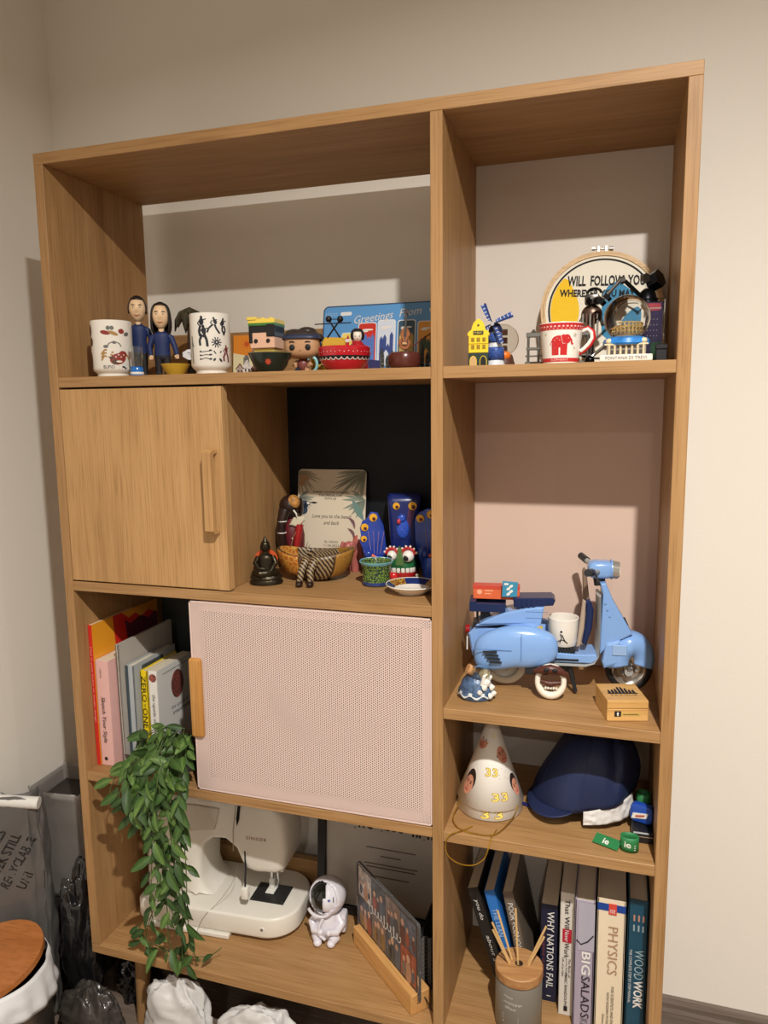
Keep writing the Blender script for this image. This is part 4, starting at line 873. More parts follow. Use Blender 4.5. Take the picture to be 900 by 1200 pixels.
for k, x in enumerate((-.010, .008)):
    MB().tube([(x, -.040, .050), (x + .002, -.055, .046), (x - .004, -.066, .030), (x - .006 + .004 * k, -.072, .010)], [.0085, .0085, .0075, .006], 12).build('leg', ZEB, t, True)
    MB().sph((x - .006 + .004 * k, -.077, .006), (.0075, .010, .0058), 12, 8).build('hoof', DK, t, True)
MB().tube([(-.002, -.030, .052), (.016, .000, .045), (.040, .022, .052)], [.013, .016, .010], 12).build('torso', ZEB, t, True)

t = thing('elephant_ornament', 'small dusty pink elephant ornament with black flower, before the card', 'ornament', (.564, .246, ZL2), face(.55, .24) + .5); t.scale = (1.0, .9, 1.15)
PE = mat('elephant_pink', (178, 100, 92), .35)
b = MB(); b.sph((.004, 0, .036), (.026, .019, .023), 22, 16)
for x in (-.010, .016):
    for y in (-.009, .009): b.cyl((x, y, 0), (x, y, .028), .0085, .0095, 14)
b.sph((-.022, -.004, .044), (.014, .013, .014), 18, 12); b.tube([(-.032, -.005, .044), (-.038, -.006, .036), (-.040, -.006, .050), (-.036, -.006, .058)], [.006, .0055, .005, .0042], 10)
b.build('body', PE, t, True)
MB().sph((-.018, -.015, .048), (.009, .004, .011), 12, 10).build('ear', PE, t, True)
MB().sph((.010, -.0165, .038), (.010, .004, .012), 14, 10).build('painted_flower', mat('flower_black', (60, 54, 62), .5, var=.5, vscale=200), t, True)

# peacock ceramics
COB = mat('cobalt_glaze', (38, 66, 158), .2, coat=.3, var=.2, vscale=60); COBD = mat('cobalt_dark', (26, 40, 104), .25, coat=.3)
EYY = mat('eye_yellow', (236, 174, 46), .3); EYD = mat('eye_dark', (84, 32, 26), .3)
def eye(t, x, y, z, r):
    e = MB().cyl((x, y, z), (x, y - .003, z), r, r * .85, 20).build('eye_spot', EYY, t, True)
    MB().sph((x + r * .15, y - .003, z - r * .25), (r * .42, .0012, r * .45), 12, 8).build('pupil', EYD, e, True)
def peacock(name, label, x, y, h, w, pts, eyes, rz):
    t = thing(name, label, 'ornament', (x, y, ZL2), rz)
    MB().prism(pts, -.006, .006, .0025, seg=2).build('tail_fan', COB, t, True)
    for ex, ez, er in eyes: eye(t, ex, -.0055, ez, er)
    for k in range(4): MB().tube([(-.006 + .006 * k, -.0066, .050), (-.012 + .011 * k, -.0066, h * .70)], .0007, 5).build('feather_line', mat('feather_line', (150, 120, 150), .4), t)
    MB().lathe([(0, 0), (.016, 0), (.018, .004), (.019, .026), (.014, .044), (0, .047)], 20, M=Matrix.Translation((0, -.006, 0))).build('breast', mat('breast_blue', (52, 86, 190), .25, var=.5, vscale=320), t, True)
    hd = MB().sph((-.012, -.016, .052), (.0095, .009, .0095), 16, 12).build('head', COB, t, True)
    MB().cyl((-.004, -.022, .050), (.006, -.026, .047), .004, .0006, 10).build('beak', mat('beak_orange', (220, 92, 48), .3), hd, True)
    return t
peacock('peacock_ornament', 'small cobalt peacock ornament with three bright yellow eye spots beside the card', .621, .192, .140, .06, [(-.016, .012), (.018, .012), (.026, .060), (.020, .110), (.008, .136), (-.006, .138), (-.014, .124), (-.024, .118), (-.029, .104), (-.027, .088), (-.030, .076), (-.024, .062)], ((-.001, .126, .0088), (-.019, .106, .0082), (-.021, .082, .0068)), face(.62, .19))
peacock('peacock_ornament', 'cobalt peacock ornament with a broad tail fan, half behind the divider', .735, .222, .143, .07, [(-.018, .012), (.018, .012), (.034, .070), (.036, .118), (.024, .134), (.008, .144), (-.008, .144), (-.024, .136), (-.033, .122), (-.032, .070)], ((-.022, .124, .0085), (.000, .132, .0090), (.023, .120, .0085)), face(.73, .22))
t = thing('peacock_vase', 'tall square cobalt vase with yellow eye spots and a relief peacock', 'vase', (.668, .258, ZL2), face(.66, .25))
b = MB(); b.surf(lambda u, v: (lambda P: (P[0] * (.026 + .008 * v) / .03, P[1] * (.022 + .006 * v) / .03, .166 * v))(rrect(-.03, .03, -.03, .03, .008)[int(round(u * 24)) % 24]), 24, 10, cu=True)
b.cyl((0, 0, .001), (0, 0, .003), .022, n=20); b.build('body', COBD, t, True, solid=.003)
eye(t, -.017, -.0272, .146, .0082); eye(t, .017, -.0272, .146, .0098)
MB().sph((-.004, -.027, .098), (.014, .005, .022), 16, 12).sph((-.006, -.030, .120), (.009, .006, .009), 14, 10).build('relief_bird', mat('breast_blue', (52, 86, 190), .25), t, True)
MB().sph((-.012, -.034, .114), (.004, .005, .006), 10, 8).build('relief_beak', mat('beak_pink', (214, 70, 86), .3), t, True)
for k in range(5): MB().tube([(.004 + .002 * k, -.0268, .100), (.010 + .003 * k, -.0285, .142)], .0007, 5).build('feather_line', mat('feather_rust', (130, 70, 70), .4), t)

t = thing('frog_mask', 'small painted frog mask with bulging eyes and red open mouth', 'mask', (.680, .196, ZL2), face(.68, .19) - .25)
GRN = mat('frog_green', (36, 104, 62), .25, coat=.3); RDG = mat('frog_red', (186, 36, 40), .25, coat=.3)
MB().lathe([(0, .014), (.026, .016), (.031, .026), (.028, .040), (.019, .052), (.006, .058), (0, .058)], 24, sy=.75).build('head', GRN, t, True)
MB().prism([(-.010, .030), (.010, .030), (.004, .064), (-.002, .070)], -.024, -.010, .002).build('nose_ridge', mat('frog_moss', (88, 120, 70), .3), t)
MB().lathe([(0, .0), (.024, 0), (.031, .008), (.033, .016), (.029, .0195), (0, .020)], 24, sy=.85, M=Matrix.Translation((0, -.004, 0))).build('jaw', RDG, t, True)
for k in range(9):
    a = radians(200 + 17.5 * k); MB().box(-.0036, .0036, -.002, .002, .0180, .0275, .0012, 2, M=Matrix.Translation((.031 * cos(a), -.006 + .0255 * sin(a), 0)) @ Matrix.Rotation(a + pi / 2, 4, 'Z')).build('tooth', WHITE, t, True)
MB().sph((-.012, -.030, .010), (.010, .007, .009), 14, 10).build('tongue', mat('tongue_red', (214, 46, 44), .2, coat=.4), t, True)
for s, rr in ((-1, .0105), (1, .0125)):
    e = MB().sph((s * .017, -.016, .050), rr, 18, 12).build('eyeball', WHITE, t, True)
    MB().sph((s * .017 - .002, -.016 - rr * .72, .048), (rr * .5, rr * .38, rr * .5), 14, 10).build('pupil', BLACK, e, True)
    MB().tube([(s * .017 + (rr + .002) * cos(a), -.016, .051 + (rr + .003) * sin(a)) for a in [radians(10 + 16 * i) for i in range(11)]], .0032, 8).build('eyebrow', RDG, t, True)
    for i in range(6): a = radians(20 + 28 * i); MB().sph((s * .017 + (rr + .006) * cos(a), -.016, .051 + (rr + .007) * sin(a)), .0027, 8, 6).build('brow_bead', mat('brow_cream', (238, 214, 196), .4), t, True)

t = thing('mosaic_cup', 'small green mosaic glazed cup with flared turquoise rim', 'cup', (.645, .132, ZL2), 0)
MB().lathe([(0, .002), (.024, .002), (.0255, 0), (.0280, .003), (.0275, .020), (.0285, .036), (.0320, .044), (.0335, .0475), (.0310, .0475), (.026, .036), (.0245, .010), (0, .006)], 40).build('body', cells('mosaic', (36, 60, 52), (120, 148, 62), 230, .16, .2), t, True)
MB().lathe([(.0322, .0432), (.0345, .0478), (.0335, .0490), (.0305, .0480)], 40).build('rim', mat('turquoise_glaze', (110, 168, 178), .18, coat=.4), t, True)
MB().lathe([(.0284, .0025), (.0283, .0085)], 40).build('foot_band', mat('cup_navy', (48, 62, 120), .25), t, True)
t = thing('painted_dish', 'round white dish with navy and yellow painted rim before the divider', 'dish', (.730, .088, ZL2), .4)
MB().lathe([(0, .003), (.024, .003), (.025, 0), (.028, 0), (.030, .003), (.044, .011), (.050, .0165), (.0495, .018), (.043, .0135), (.030, .0062), (0, .0055)], 48).build('body', CREAM, t, True)
DR = lambda a0, a1, n, m, nm: MB().surf(lambda u, v: ((.0335 + .0145 * v) * cos(a0 + (a1 - a0) * u), (.0335 + .0145 * v) * sin(a0 + (a1 - a0) * u), .0083 + .0089 * v), n, 2).build(nm, m, t, True)
for k, (a0, a1) in enumerate(((35, 100), (100, 150), (150, 215), (215, 262), (262, 330), (330, 395))):
    DR(radians(a0), radians(a1), 12, (mat('dish_navy', (32, 48, 104), .25), cells('dish_yellow', (120, 60, 40), (196, 170, 60), 260, .2, .3))[k % 2], 'rim_segment')
t = thing('bird_ornament', 'tiny white ceramic bird behind the painted dish', 'ornament', (.722, .158, ZL2), face(.72, .16))
MB().lathe([(0, 0), (.0065, 0), (.0075, .005), (.005, .0105), (.0028, .014), (.0034, .018), (0, .0205)], 16).build('body', WHITE, t, True); MB().cyl((.002, -.003, .0175), (.0035, -.007, .0168), .0011, .0002, 8).build('beak', EYY, t)
# ================================================================== scooter shelf
t = thing('toy_scooter', 'pale blue brick-built model motor scooter with navy luggage rack', 'toy scooter', (.998, .160, ZR2), .12)
BL = mat('scooter_blue', (132, 172, 228), .22, coat=.2); NV = mat('scooter_navy', (26, 42, 84), .3); LG = mat('scooter_grey', (168, 168, 164), .35); DKG = mat('scooter_dark', (38, 40, 44), .4); TYR = mat('tyre_black', (22, 22, 24), .6)
def se(c, r, e, n=36, m=20):
    sg = lambda q, p: (abs(q) ** p) * (1 if q >= 0 else -1)
    return lambda u, v: (c[0] + r[0] * sg(cos(2 * pi * u), e) * sin(pi * v) ** e, c[1] + r[1] * sg(sin(2 * pi * u), e) * sin(pi * v) ** e, c[2] - r[2] * sg(cos(pi * v), e))
for s in (-1, 1):
    cw = MB().surf(lambda u, v: (lambda P: (P[0], P[1], P[2] - .022 * max(0, (-.08 - P[0]) / .08) * (1 if P[2] < .09 else .55)))(se((-.078, s * .041, .090), (.078, .022, .040), .78)(u, v)), 44, 24, cu=True).build('rear_cowl', BL, t, True, angle=80)
    for k in range(4): MB().box(-.138 + .004 * k, -.112 + .003 * k, s * .0635 - .002 * (s < 0), s * .0635 + .002 * (s > 0), .083 - .0065 * k, .0862 - .0065 * k).build('vent_slit', DKG, cw)
    MB().box(-.160, -.085, s * .0635 - .0006, s * .0635 + .0006, .088, .0888).build('seam', mat('seam_blue', (92, 126, 180), .4), cw)
    MB().box(-.068, -.0672, s * .0642 - .0006, s * .0642 + .0006, .070, .122).build('seam', mat('seam_blue', (92, 126, 180), .4), cw)
MB().prism([(-.160, .060), (-.034, .058), (-.034, .118), (-.155, .118), (-.168, .105)], -.022, .022, .003).build('rear_body', BL, t)
MB().box(-.160, -.036, -.020, .020, .118, .126).build('engine_deck', DKG, t)
for x, c in ((-.075, (196, 44, 40)), (-.064, (238, 236, 228)), (-.050, (238, 236, 228)), (-.034, (206, 180, 80))): MB().box(x - .0055, x + .0055, -.030, -.018, .117, .126, .0006).build('deck_block', mat('blk_%d_%d' % c[:2], c, .3), t)
MB().prism([(-.156, .120), (-.150, .124), (-.105, .126), (-.034, .120), (-.031, .134), (-.026, .164), (-.040, .163), (-.060, .160), (-.100, .150), (-.135, .134)], -.028, .028, .003, seg=2).build('seat_cowl', BL, t)
for z in (.142, .154): MB().box(-.060, -.020, -.0286, -.0278, z, z + .0007).build('seam', mat('seam_blue', (92, 126, 180), .4), t)
MB().cyl((-.170, -.008, .110), (-.174, -.008, .110), .008, n=16).cyl((-.166, -.008, .110), (-.170, -.008, .110), .0095, n=16).build('tail_light', mat('tail_red', (150, 24, 24), .2), t, True)
MB().box(-.172, -.1695, -.014, .014, .070, .096, .0005).build('number_plate', WHITE, t)
# luggage rack
MB().box(-.166, -.098, -.026, -.014, .150, .166, .001).box(-.166, -.098, .014, .026, .150, .166, .001).box(-.166, -.154, -.026, .026, .166, .170, .0006).build('rack', NV, t)
MB().box(-.146, -.128, -.008, .008, .128, .152).box(-.154, -.150, -.006, .006, .12, .155).build('rack_post', DKG, t)
MB().prism([(-.082, .160), (-.010, .166), (-.006, .176), (-.012, .181), (-.084, .178)], -.024, .024, .002).build('pillion_seat', NV, t)
for k in range(4): MB().box(-.076 + .009 * k, -.070 + .009 * k, -.0255, -.0238, .160, .178, .0004).build('seat_rib', NV, t)
# floor, leg shield
MB().prism([(-.022, .060), (.062, .060), (.072, .068), (.070, .078), (.036, .076), (-.018, .078)], -.032, .032, .002).build('floorboard', BL, t)
MB().box(-.010, .038, -.0326, -.0316, .0635, .0675).build('floor_stripe', DKG, t)
MB().tube([(-.024, 0, .0545), (.050, 0, .0545), (.066, 0, .060), (.074, 0, .074), (.0745, 0, .12), (.0735, 0, .188)], .0045, 10, M=Matrix.Diagonal((1, 7.6, 1, 1))).build('shield_trim', LG, t, True)
MB().box(-.010, .032, -.026, .026, .0775, .083, .0004).build('mat', DKG, t)
for k in range(8): MB().box(-.009 + .0052 * k, -.006 + .0052 * k, -.0285, .0262, .0765, .086, .0005).build('mat_rib', DKG, t)
MB().prism([(.076, .075), (.079, .190), (.074, .212), (.084, .213), (.098, .180), (.134, .118), (.118, .108), (.094, .098)], -.026, .026, .003, seg=2).build('leg_shield', BL, t)
for k in range(3): MB().cyl((.084 + .004 * k, -.0265, .176 - .012 * k), (.084 + .004 * k, -.028, .176 - .012 * k), .0022, n=10).build('stud', BL, t)
MB().tube([(.120, -.0, .142), (.127, -.0, .127)], .0026, 8).build('horn_cover', DKG, t)
MB().prism([(.044, .095), (.052, .092), (.062, .125), (.064, .160), (.058, .177), (.048, .176), (.050, .150), (.047, .120)], -.022, .022, .003).build('inner_panel', NV, t)
MB().prism([(.034, .090), (.040, .090), (.047, .125), (.049, .178), (.043, .182), (.040, .150), (.037, .120)], -.028, -.021, .002).build('panel_rim', mat('rim_beige', (176, 158, 140), .4), t)
MB().prism([(.046, .170), (.058, .170), (.050, .232), (.046, .236), (.043, .230)], -.006, .006, .002).build('gear_lever', mat('lever_brown', (130, 108, 92), .5), t)
# headset
MB().cyl((.076, 0, .205), (.071, 0, .226), .011, .010, 16).build('steering_column', DKG, t, True)
hs = MB().surf(se((.076, 0, .234), (.024, .020, .0165), .55), 28, 16, cu=True).build('headset', BL, t, True, angle=80)
MB().cyl((.094, 0, .234), (.108, 0, .2325), .0175, .0165, 24).build('headlight', mat('lamp_silver', (190, 188, 180), .2, .6), hs, True)
MB().cyl((.1078, 0, .2325), (.1095, 0, .2325), .0135, n=24).build('lens', mat('lens_clear', (226, 226, 214), .08), hs, True)
MB().cyl((.094, 0, .234), (.0965, 0, .234), .0190, n=24).build('bezel', BL, hs, True)
for s in (-1, 1):
    g = MB().tube([(.070, s * .016, .232), (.060, s * .040, .236), (.052, s * .062, .240)], [.005, .0052, .0058], 12).build('handlebar', LG, t, True)
    MB().tube([(.056, s * .052, .2385), (.046, s * .078, .243)], .0068, 12).build('grip', DKG, g, True)
    MB().tube([(.064, s * .030, .230), (.066, s * .066, .224)], .0016, 6).build('brake_lever', DKG, g, True)
# front end
def ff(u, v):
    a = radians(-18 + 216 * u); ph = pi * v; w = .030 * (1 - .30 * max(0, cos(a)))
    return (.133 + (.038 * sin(ph) ** .5 + .006) * cos(a) * 1.02, -w * cos(ph), .064 + (.040 * sin(ph) ** .5 + .012) * sin(a))
MB().surf(ff, 30, 16).build('front_fender', BL, t, True, solid=.002, angle=80)
MB().prism([(.086, .100), (.112, .108), (.120, .078), (.114, .060), (.084, .050), (.080, .062)], -.030, .030, .006, seg=2).build('fender_skirt', BL, t)
MB().box(.098, .124, -.0322, -.0295, .078, .098, .001).build('fender_badge', mat('fender_pale', (150, 182, 226), .3), t)
def wheel(x, z, r, tyre, rim, nm):
    b = MB(); b.tube([(x + (r - .008) * cos(2 * pi * i / 36), 0, z + (r - .008) * sin(2 * pi * i / 36)) for i in range(36)], .0082, 12, closed=True)
    w = b.build(nm, tyre, t, True)
    Mw = Matrix.Translation((x, 0, z)) @ Matrix.Rotation(pi / 2, 4, 'X')
    MB().lathe([(0, .006), (.008, .006), (.010, .003), (.020, .002), (r - .014, .005), (r - .012, .008), (r - .015, .009)], 32, M=Mw).lathe([(0, -.006), (.008, -.006), (.010, -.003), (.020, -.002), (r - .014, -.005), (r - .012, -.008), (r - .015, -.009)], 32, M=Mw).build('rim', rim, w, True)
    MB().cyl((x, -.011, z), (x, .011, z), .006, n=6).build('hub', LG, w)
    for k in range(5): a = 2 * pi * k / 5; MB().cyl((x + .013 * cos(a), -.0095, z + .013 * sin(a)), (x + .013 * cos(a), .0095, z + .013 * sin(a)), .0022, n=8).build('bolt', LG, w)
wheel(.132, .0435, .043, TYR, mat('rim_chrome', (205, 205, 202), .2, .85), 'front_wheel')
wheel(-.098, .0435, .043, mat('tyre_cream', (214, 208, 194), .5), mat('rim_pale', (196, 192, 182), .35, .2), 'rear_wheel')
for s in (-1, 1):
    MB().tube([(.112, s * .020, .084), (.128, s * .016, .045)], .0042, 10).build('fork_arm', LG, t, True)
    sp = [(.118 + .004 * cos(2 * pi * k / 6) + k * .00035, s * .023 + .004 * sin(2 * pi * k / 6), .082 - k * .0009) for k in range(40)]
    MB().tube(sp, .0011, 5).build('spring', CHR, t, True)
MB().box(.104, .122, -.022, .022, .062, .084, .002).build('fork_yoke', LG, t); MB().cyl((.130, -.022, .0435), (.130, .022, .0435), .0075, n=14).build('axle', LG, t, True)
MB().tube([(.020, -.020, .056), (.034, -.032, .004)], .0038, 8).tube([(.020, .020, .056), (.034, .032, .004)], .0038, 8).tube([(.020, -.020, .056), (.020, .020, .056)], .003, 8).build('kickstand', DKG, t, True)
MB().box(.0, .020, -.02, .02, .038, .056, .001).build('engine_block', DKG, t)
MB().box(-.060, -.018, -.05, -.046, .040, .056, .001).build('exhaust', DKG, t)

def on_scooter(x, y, z): 
    c, s_ = cos(.12), sin(.12); return (.998 + x * c - y * s_, .160 + x * s_ + y * c, ZR2 + z)
t = thing('espresso_cup', 'small white cup with ink drawing resting on the scooter floorboard', 'cup', on_scooter(.011, 0, .0868), face(1.0, .16))
MB().lathe([(0, .003), (.021, .003), (.022, 0), (.024, 0), (.027, .010), (.0285, .030), (.0290, .052), (.0280, .053), (.0265, .052), (.0260, .030), (.022, .008), (0, .006)], 40).build('body', CREAM, t, True)
FC = lambda x, y: (.0289 * sin(x / .0285), -.0289 * cos(x / .0285), y)
print_(sum([stroke([(-.006, .010), (-.003, .020), (-.006, .027)], .0016), stroke([(.004, .012), (.000, .020), (-.003, .026)], .0016), stroke([(-.010, .012), (-.002, .016), (.008, .010)], .0014)], []) + [ell(-.004, .031, .0022)], BLACK, t, FC)
t = thing('gum_pack', 'upright teal printed packet strapped across the scooter rack', 'packet', on_scooter(-.090, -.020, .1800), .14)
MB().prism([(-.015, 0), (.013, 0), (.015, .028), (-.014, .030)], -.003, .003, .0006).build('wrapper', mat('packet_teal', (62, 142, 176), .3), t)
print_([ell(-.003 + .005 * (k % 2), .006 + .005 * k, .004, .0025, .6) for k in range(4)] + [rrect(-.011, -.003, .023, .027, .001)], WHITE, t, lambda x, y: (x, -.0034, y))
t = thing('candy_box', 'flat orange box lying on the scooter luggage rack', 'box', on_scooter(-.118, .004, .1705), .12)
MB().box(-.042, .046, -.012, .012, 0, .026, .001).build('carton', mat('box_orange', (226, 108, 66), .35), t)
print_([ell(-.030, .014, .005)], mat('box_pale', (246, 176, 140), .4), t, lambda x, y: (x, -.0124, y)); print_(sum([stroke([(-.020, .017 - .006 * k), (-.004 - .004 * k, .017 - .006 * k)], .002) for k in range(2)], []), mat('box_pale', (246, 176, 140), .4), t, lambda x, y: (x, -.0124, y))
MB().box(-.0425, .0465, -.0125, .0125, .020, .0265).build('lid', mat('box_red', (206, 74, 58), .35), t)

t = thing('sea_ornament', 'round blue sea souvenir with shells and a small corked bottle', 'ornament', (.859, .070, ZR2), face(.86, .07))
MB().lathe([(0, 0), (.030, 0), (.0335, .004), (.0345, .012), (.030, .022), (.027, .032), (.020, .040), (0, .042)], 32, sy=.9).build('rock_base', mat('sea_blue', (74, 98, 130), .25, var=.5, vscale=120, bump=.5, bscale=160), t, True)
MB().surf(lambda u, v: ((.0352 - .002 * v) * cos(2 * pi * u), (.0317 - .002 * v) * sin(2 * pi * u), .008 + .006 * v + .003 * sin(18 * u * pi)), 60, 3, cu=True).build('foam_band', mat('foam_white', (208, 214, 216), .5, bump=.5, bscale=300), t, True)
Mb = Matrix.Translation((.004, -.004, .046)) @ Matrix.Rotation(radians(-62), 4, 'Y') @ Matrix.Rotation(radians(12), 4, 'X')
bt = MB().lathe([(0, -.018), (.013, -.018), (.0165, -.012), (.0165, .004), (.010, .012), (.0095, .018), (.008, .018), (.0085, .011), (.0145, .003), (.0145, -.011), (0, -.016)], 28, M=Mb).build('bottle', GLASS, t, True)
MB().lathe([(0, .012), (.0082, .012), (.0098, .024), (0, .0245)], 20, M=Mb).build('cork', mat('cork', (200, 152, 104), .7, var=.2, vscale=200), bt, True)
MB().lathe([(0, -.0155), (.012, -.0155), (.0135, -.011), (.010, -.004), (0, -.003)], 16, M=Mb).build('sand', mat('sand', (212, 190, 150), .8), bt, True)
SHL = mat('shell_white', (226, 224, 216), .45, bump=.4, bscale=200)
for x, y, z, r in ((.018, -.018, .034, .008), (.026, -.014, .024, .007), (.014, -.024, .026, .006), (.030, -.012, .012, .006), (.024, -.022, .010, .006), (.022, -.006, .040, .007), (.006, -.028, .018, .005)): MB().lathe([(0, 0), (r, .001), (r * .85, r * .5), (r * .4, r * 1.0), (0, r * 1.3)], 10, M=Matrix.Translation((x, y, z)) @ Matrix.Rotation(radians(50), 4, 'X') @ Matrix.Rotation(x * 40, 4, 'Y')).build('shell', SHL, t, True)
MB().tube([(.010, -.022, .030), (.014, -.022, .048), (.020, -.020, .052)], [.004, .0034, .0008], 8).build('coral', SHL, t, True)

t = thing('jaw_ornament', 'upright white jaw-shaped ring ornament with brown leathery bands under the scooter', 'ornament', (.992, .098, ZR2 + .0046), face(.99, .1))
WR = mat('bone_white', (232, 224, 208), .35); LB = mat('leather_brown', (84, 44, 34), .4, bump=.5, bscale=180)
pts = [(.0235 * cos(a), .004 * sin(a) - .002, .030 + .0265 * sin(a)) for a in [2 * pi * i / 30 for i in range(30)]]
MB().tube(pts, [.0052 + .0022 * max(0, -sin(2 * pi * i / 30)) for i in range(30)], 12, closed=True).build('ring', WR, t, True)
MB().tube([(-.030, -.002, .046), (-.018, -.009, .052), (0, -.010, .055), (.016, -.009, .052), (.030, -.004, .042)], [.004, .0075, .009, .0075, .004], 12).build('upper_band', LB, t, True)
for x in (-.008, .007): MB().sph((x, -.018, .055), (.005, .0025, .0045), 12, 8).build('hollow', BLACK, t, True)
MB().tube([(-.018, -.006, .030), (0, -.010, .027), (.018, -.006, .029)], [.004, .006, .004], 10).build('lower_band', LB, t, True)
for k in range(5): MB().box(-.011 + .0048 * k, -.0068 + .0048 * k, -.0125, -.009, .0165, .0215, .0012, 2).build('tooth', WR, t, True)

BXW = wood('box_wood', 0, (196, 148, 84), (212, 166, 100), (224, 182, 120), .4)
t = thing('keepsake_box', 'small light wooden keepsake box with black skyline print on its lid', 'box', (1.1165, .070, ZR2), .27)
MB().box(-.035, .035, -.040, .040, 0, .0215, .0008).build('body', BXW, t); ld = MB().box(-.035, .035, -.040, .040, .0222, .0365, .0008).build('lid', BXW, t)
FT = lambda x, y: (x, y, .0369)
sk = [[(-.024 + .006 * k, -.006), (-.019 + .006 * k, -.006), (-.0195 + .006 * k, .004 + .014 * math.exp(-((k - 3.6) / 1.6) ** 2) + .004 * (k % 2)), (-.0215 + .006 * k, .010 + .016 * math.exp(-((k - 3.6) / 1.6) ** 2)), (-.0235 + .006 * k, .004 + .014 * math.exp(-((k - 3.6) / 1.6) ** 2))] for k in range(8)]
print_(sk + [[(-.026, -.009), (.026, -.009), (.026, -.005), (-.026, -.005)]], BLACK, ld, FT)
text('PRAGUE', mat('print_brown2', (120, 84, 56), .6), ld, M=Matrix.Translation((0, -.015, .0369)), w=.044, h=.006, space=1.3)
MB().box(-.0225, -.0115, -.0408, -.0399, .0085, .0180).build('badge', BLACK, t); print_([ell(-.017, .0140, .0016, .0026)] + stroke([(-.0185, .0105), (-.0155, .0105)], .0012), WHITE, t, lambda x, y: (x, -.0411, y))
MB().box(-.0105, .021, -.0405, -.0399, .0098, .0150).build('label_plate', mat('label_gold', (196, 170, 90), .4), t)
print_(stroke([(-.008, .0124), (.018, .0124)], .0014), mat('print_brown2', (120, 84, 56), .6), t, lambda x, y: (x, -.0409, y))

# ================================================================== hat shelf
HATW = mat('hat_card', (240, 236, 228), .45, spec=.4); HATY = mat('hat_yellow', (246, 222, 110), .5); HATO = mat('hat_outline', (176, 140, 40), .5)
HR_, HH_ = .064, .178
def hatpt(off): 
    sl = sqrt(HR_ ** 2 + HH_ ** 2)
    def f(x, y):       # x: arc length measured at mid height, y: height
        r = HR_ * (1 - y / HH_); a = x / .042
        return ((r + off) * sin(a), -(r + off) * cos(a), y + off * .3)
    return f
def face_print(t, x, y, s, rot):
    c, q = cos(rot), sin(rot)
    def R2(P): return [(x + (a * c - b_ * q) * s * (.042 / (HR_ * (1 - max(.0, y) / HH_))), y + (a * q + b_ * c) * s) for a, b_ in P]
    print_([R2(ell(0, .006, .0115, .0170))], mat('photo_hair', (44, 32, 30), .5), t, hatpt(.0005))
    print_([R2(ell(0, -.001, .0095, .0145))], mat('photo_skin', (208, 142, 116), .5), t, hatpt(.0008))
    print_([R2(ell(-.0038, .002, .0020, .0010)), R2(ell(.0038, .002, .0020, .0010)), R2(ell(-.0038, .0048, .0026, .0007)), R2(ell(.0038, .0048, .0026, .0007))], mat('photo_dark', (70, 44, 40), .5), t, hatpt(.0011))
    print_([R2(ell(0, -.0085, .0042, .0014))], mat('photo_lip', (188, 92, 84), .5), t, hatpt(.0011)); print_([R2(ell(0, -.003, .0015, .0026))], mat('photo_nose', (190, 122, 98), .5), t, hatpt(.0010))
def party_hat(label, x, y, z, rz, tilt, front):
    t = thing('party_hat', label, 'party hat', (x, y, z), rz)
    if tilt: t.rotation_euler = (tilt[0], tilt[1], rz)
    b = MB(); b.lathe([(HR_, 0), (HR_ * .5, HH_ * .5), (.0012, HH_)], 64); b.build('cone', HATW, t, True, solid=.0009)
    if front:
        for fx, fy, s, ro in ((-.040, .036, 1.25, -.15), (.047, .034, 1.1, .2), (.030, .096, 1.1, .3), (-.030, .118, 1.0, -.3)): face_print(t, fx, fy, s, ro)
        for nx, ny, s in ((.001, .066, 1), (.014, .024, 1), (.012, .132, .8)):
            for k, m, bold in ((0, HATO, .05), (1, HATY, .0)):
                f = hatpt(.0006 + .0004 * k)
                text('33', m, t, fn=(lambda co, f=f, nx=nx, ny=ny: f(nx + co.x * .95, ny + co.y)), w=.0265 * s * (1 if k == 0 else .90), h=.0160 * s * (1 if k == 0 else .84), bold=bold, name='number_print', space=1.1)
        random.seed(5)
        print_([ell(.028 + random.uniform(-.012, .012), .062 + random.uniform(-.012, .012), .0009) for _ in range(14)] + [ell(.012 + random.uniform(-.012, .012), .106 + random.uniform(-.01, .01), .0009) for _ in range(14)], mat('confetti', (190, 180, 160), .5), t, hatpt(.0005))
    else:
        for nx, ny in ((-.006, .0105), (.012, .0105)):
            for k, m, bold in ((0, HATO, .05), (1, HATY, .0)):
                f = hatpt(.0006 + .0004 * k); text('3', m, t, fn=(lambda co, f=f, nx=nx, ny=ny: f(nx + co.x, ny + co.y)), w=.012 * (1 if k == 0 else .84), h=.0160 * (1 if k == 0 else .84), bold=bold, name='number_print')
    return t
hx, hy = .878, .118
party_hat('lower white party hat of the nested pair, only its hem showing', hx, hy, ZR3 + .0012, face(hx, hy), None, False)
party_hat('white cone party hat printed with faces and yellow number 33', hx + .001, hy, ZR3 + .020, face(hx, hy), (radians(-.6), radians(.8)), True)
GOLD = mat('gold_cord', (214, 170, 60), .28, .9)
def spline(P, n=8):
    P = [Vector(p) for p in P]; out = []
    for i in range(len(P) - 1):
        p0, p1, p2, p3 = P[max(i - 1, 0)], P[i], P[i + 1], P[min(i + 2, len(P) - 1)]
        for k in range(n):
            u = k / n; out.append(.5 * ((2 * p1) + (-p0 + p2) * u + (2 * p0 - 5 * p1 + 4 * p2 - p3) * u * u + (-p0 + 3 * p1 - 3 * p2 + p3) * u ** 3))
    return out + [P[-1]]
o = MB().tube(spline([(.828, .070, ZR3 + .024), (.821, .040, ZR3 + .006), (.836, .016, ZR3 + .002), (.866, .006, ZR3 + .002), (.905, .012, ZR3 + .003), (.930, .060, ZR3 + .012), (.937, .082, ZR3 + .026)], 8), .0011, 6).build('elastic_cord', GOLD, None, True)
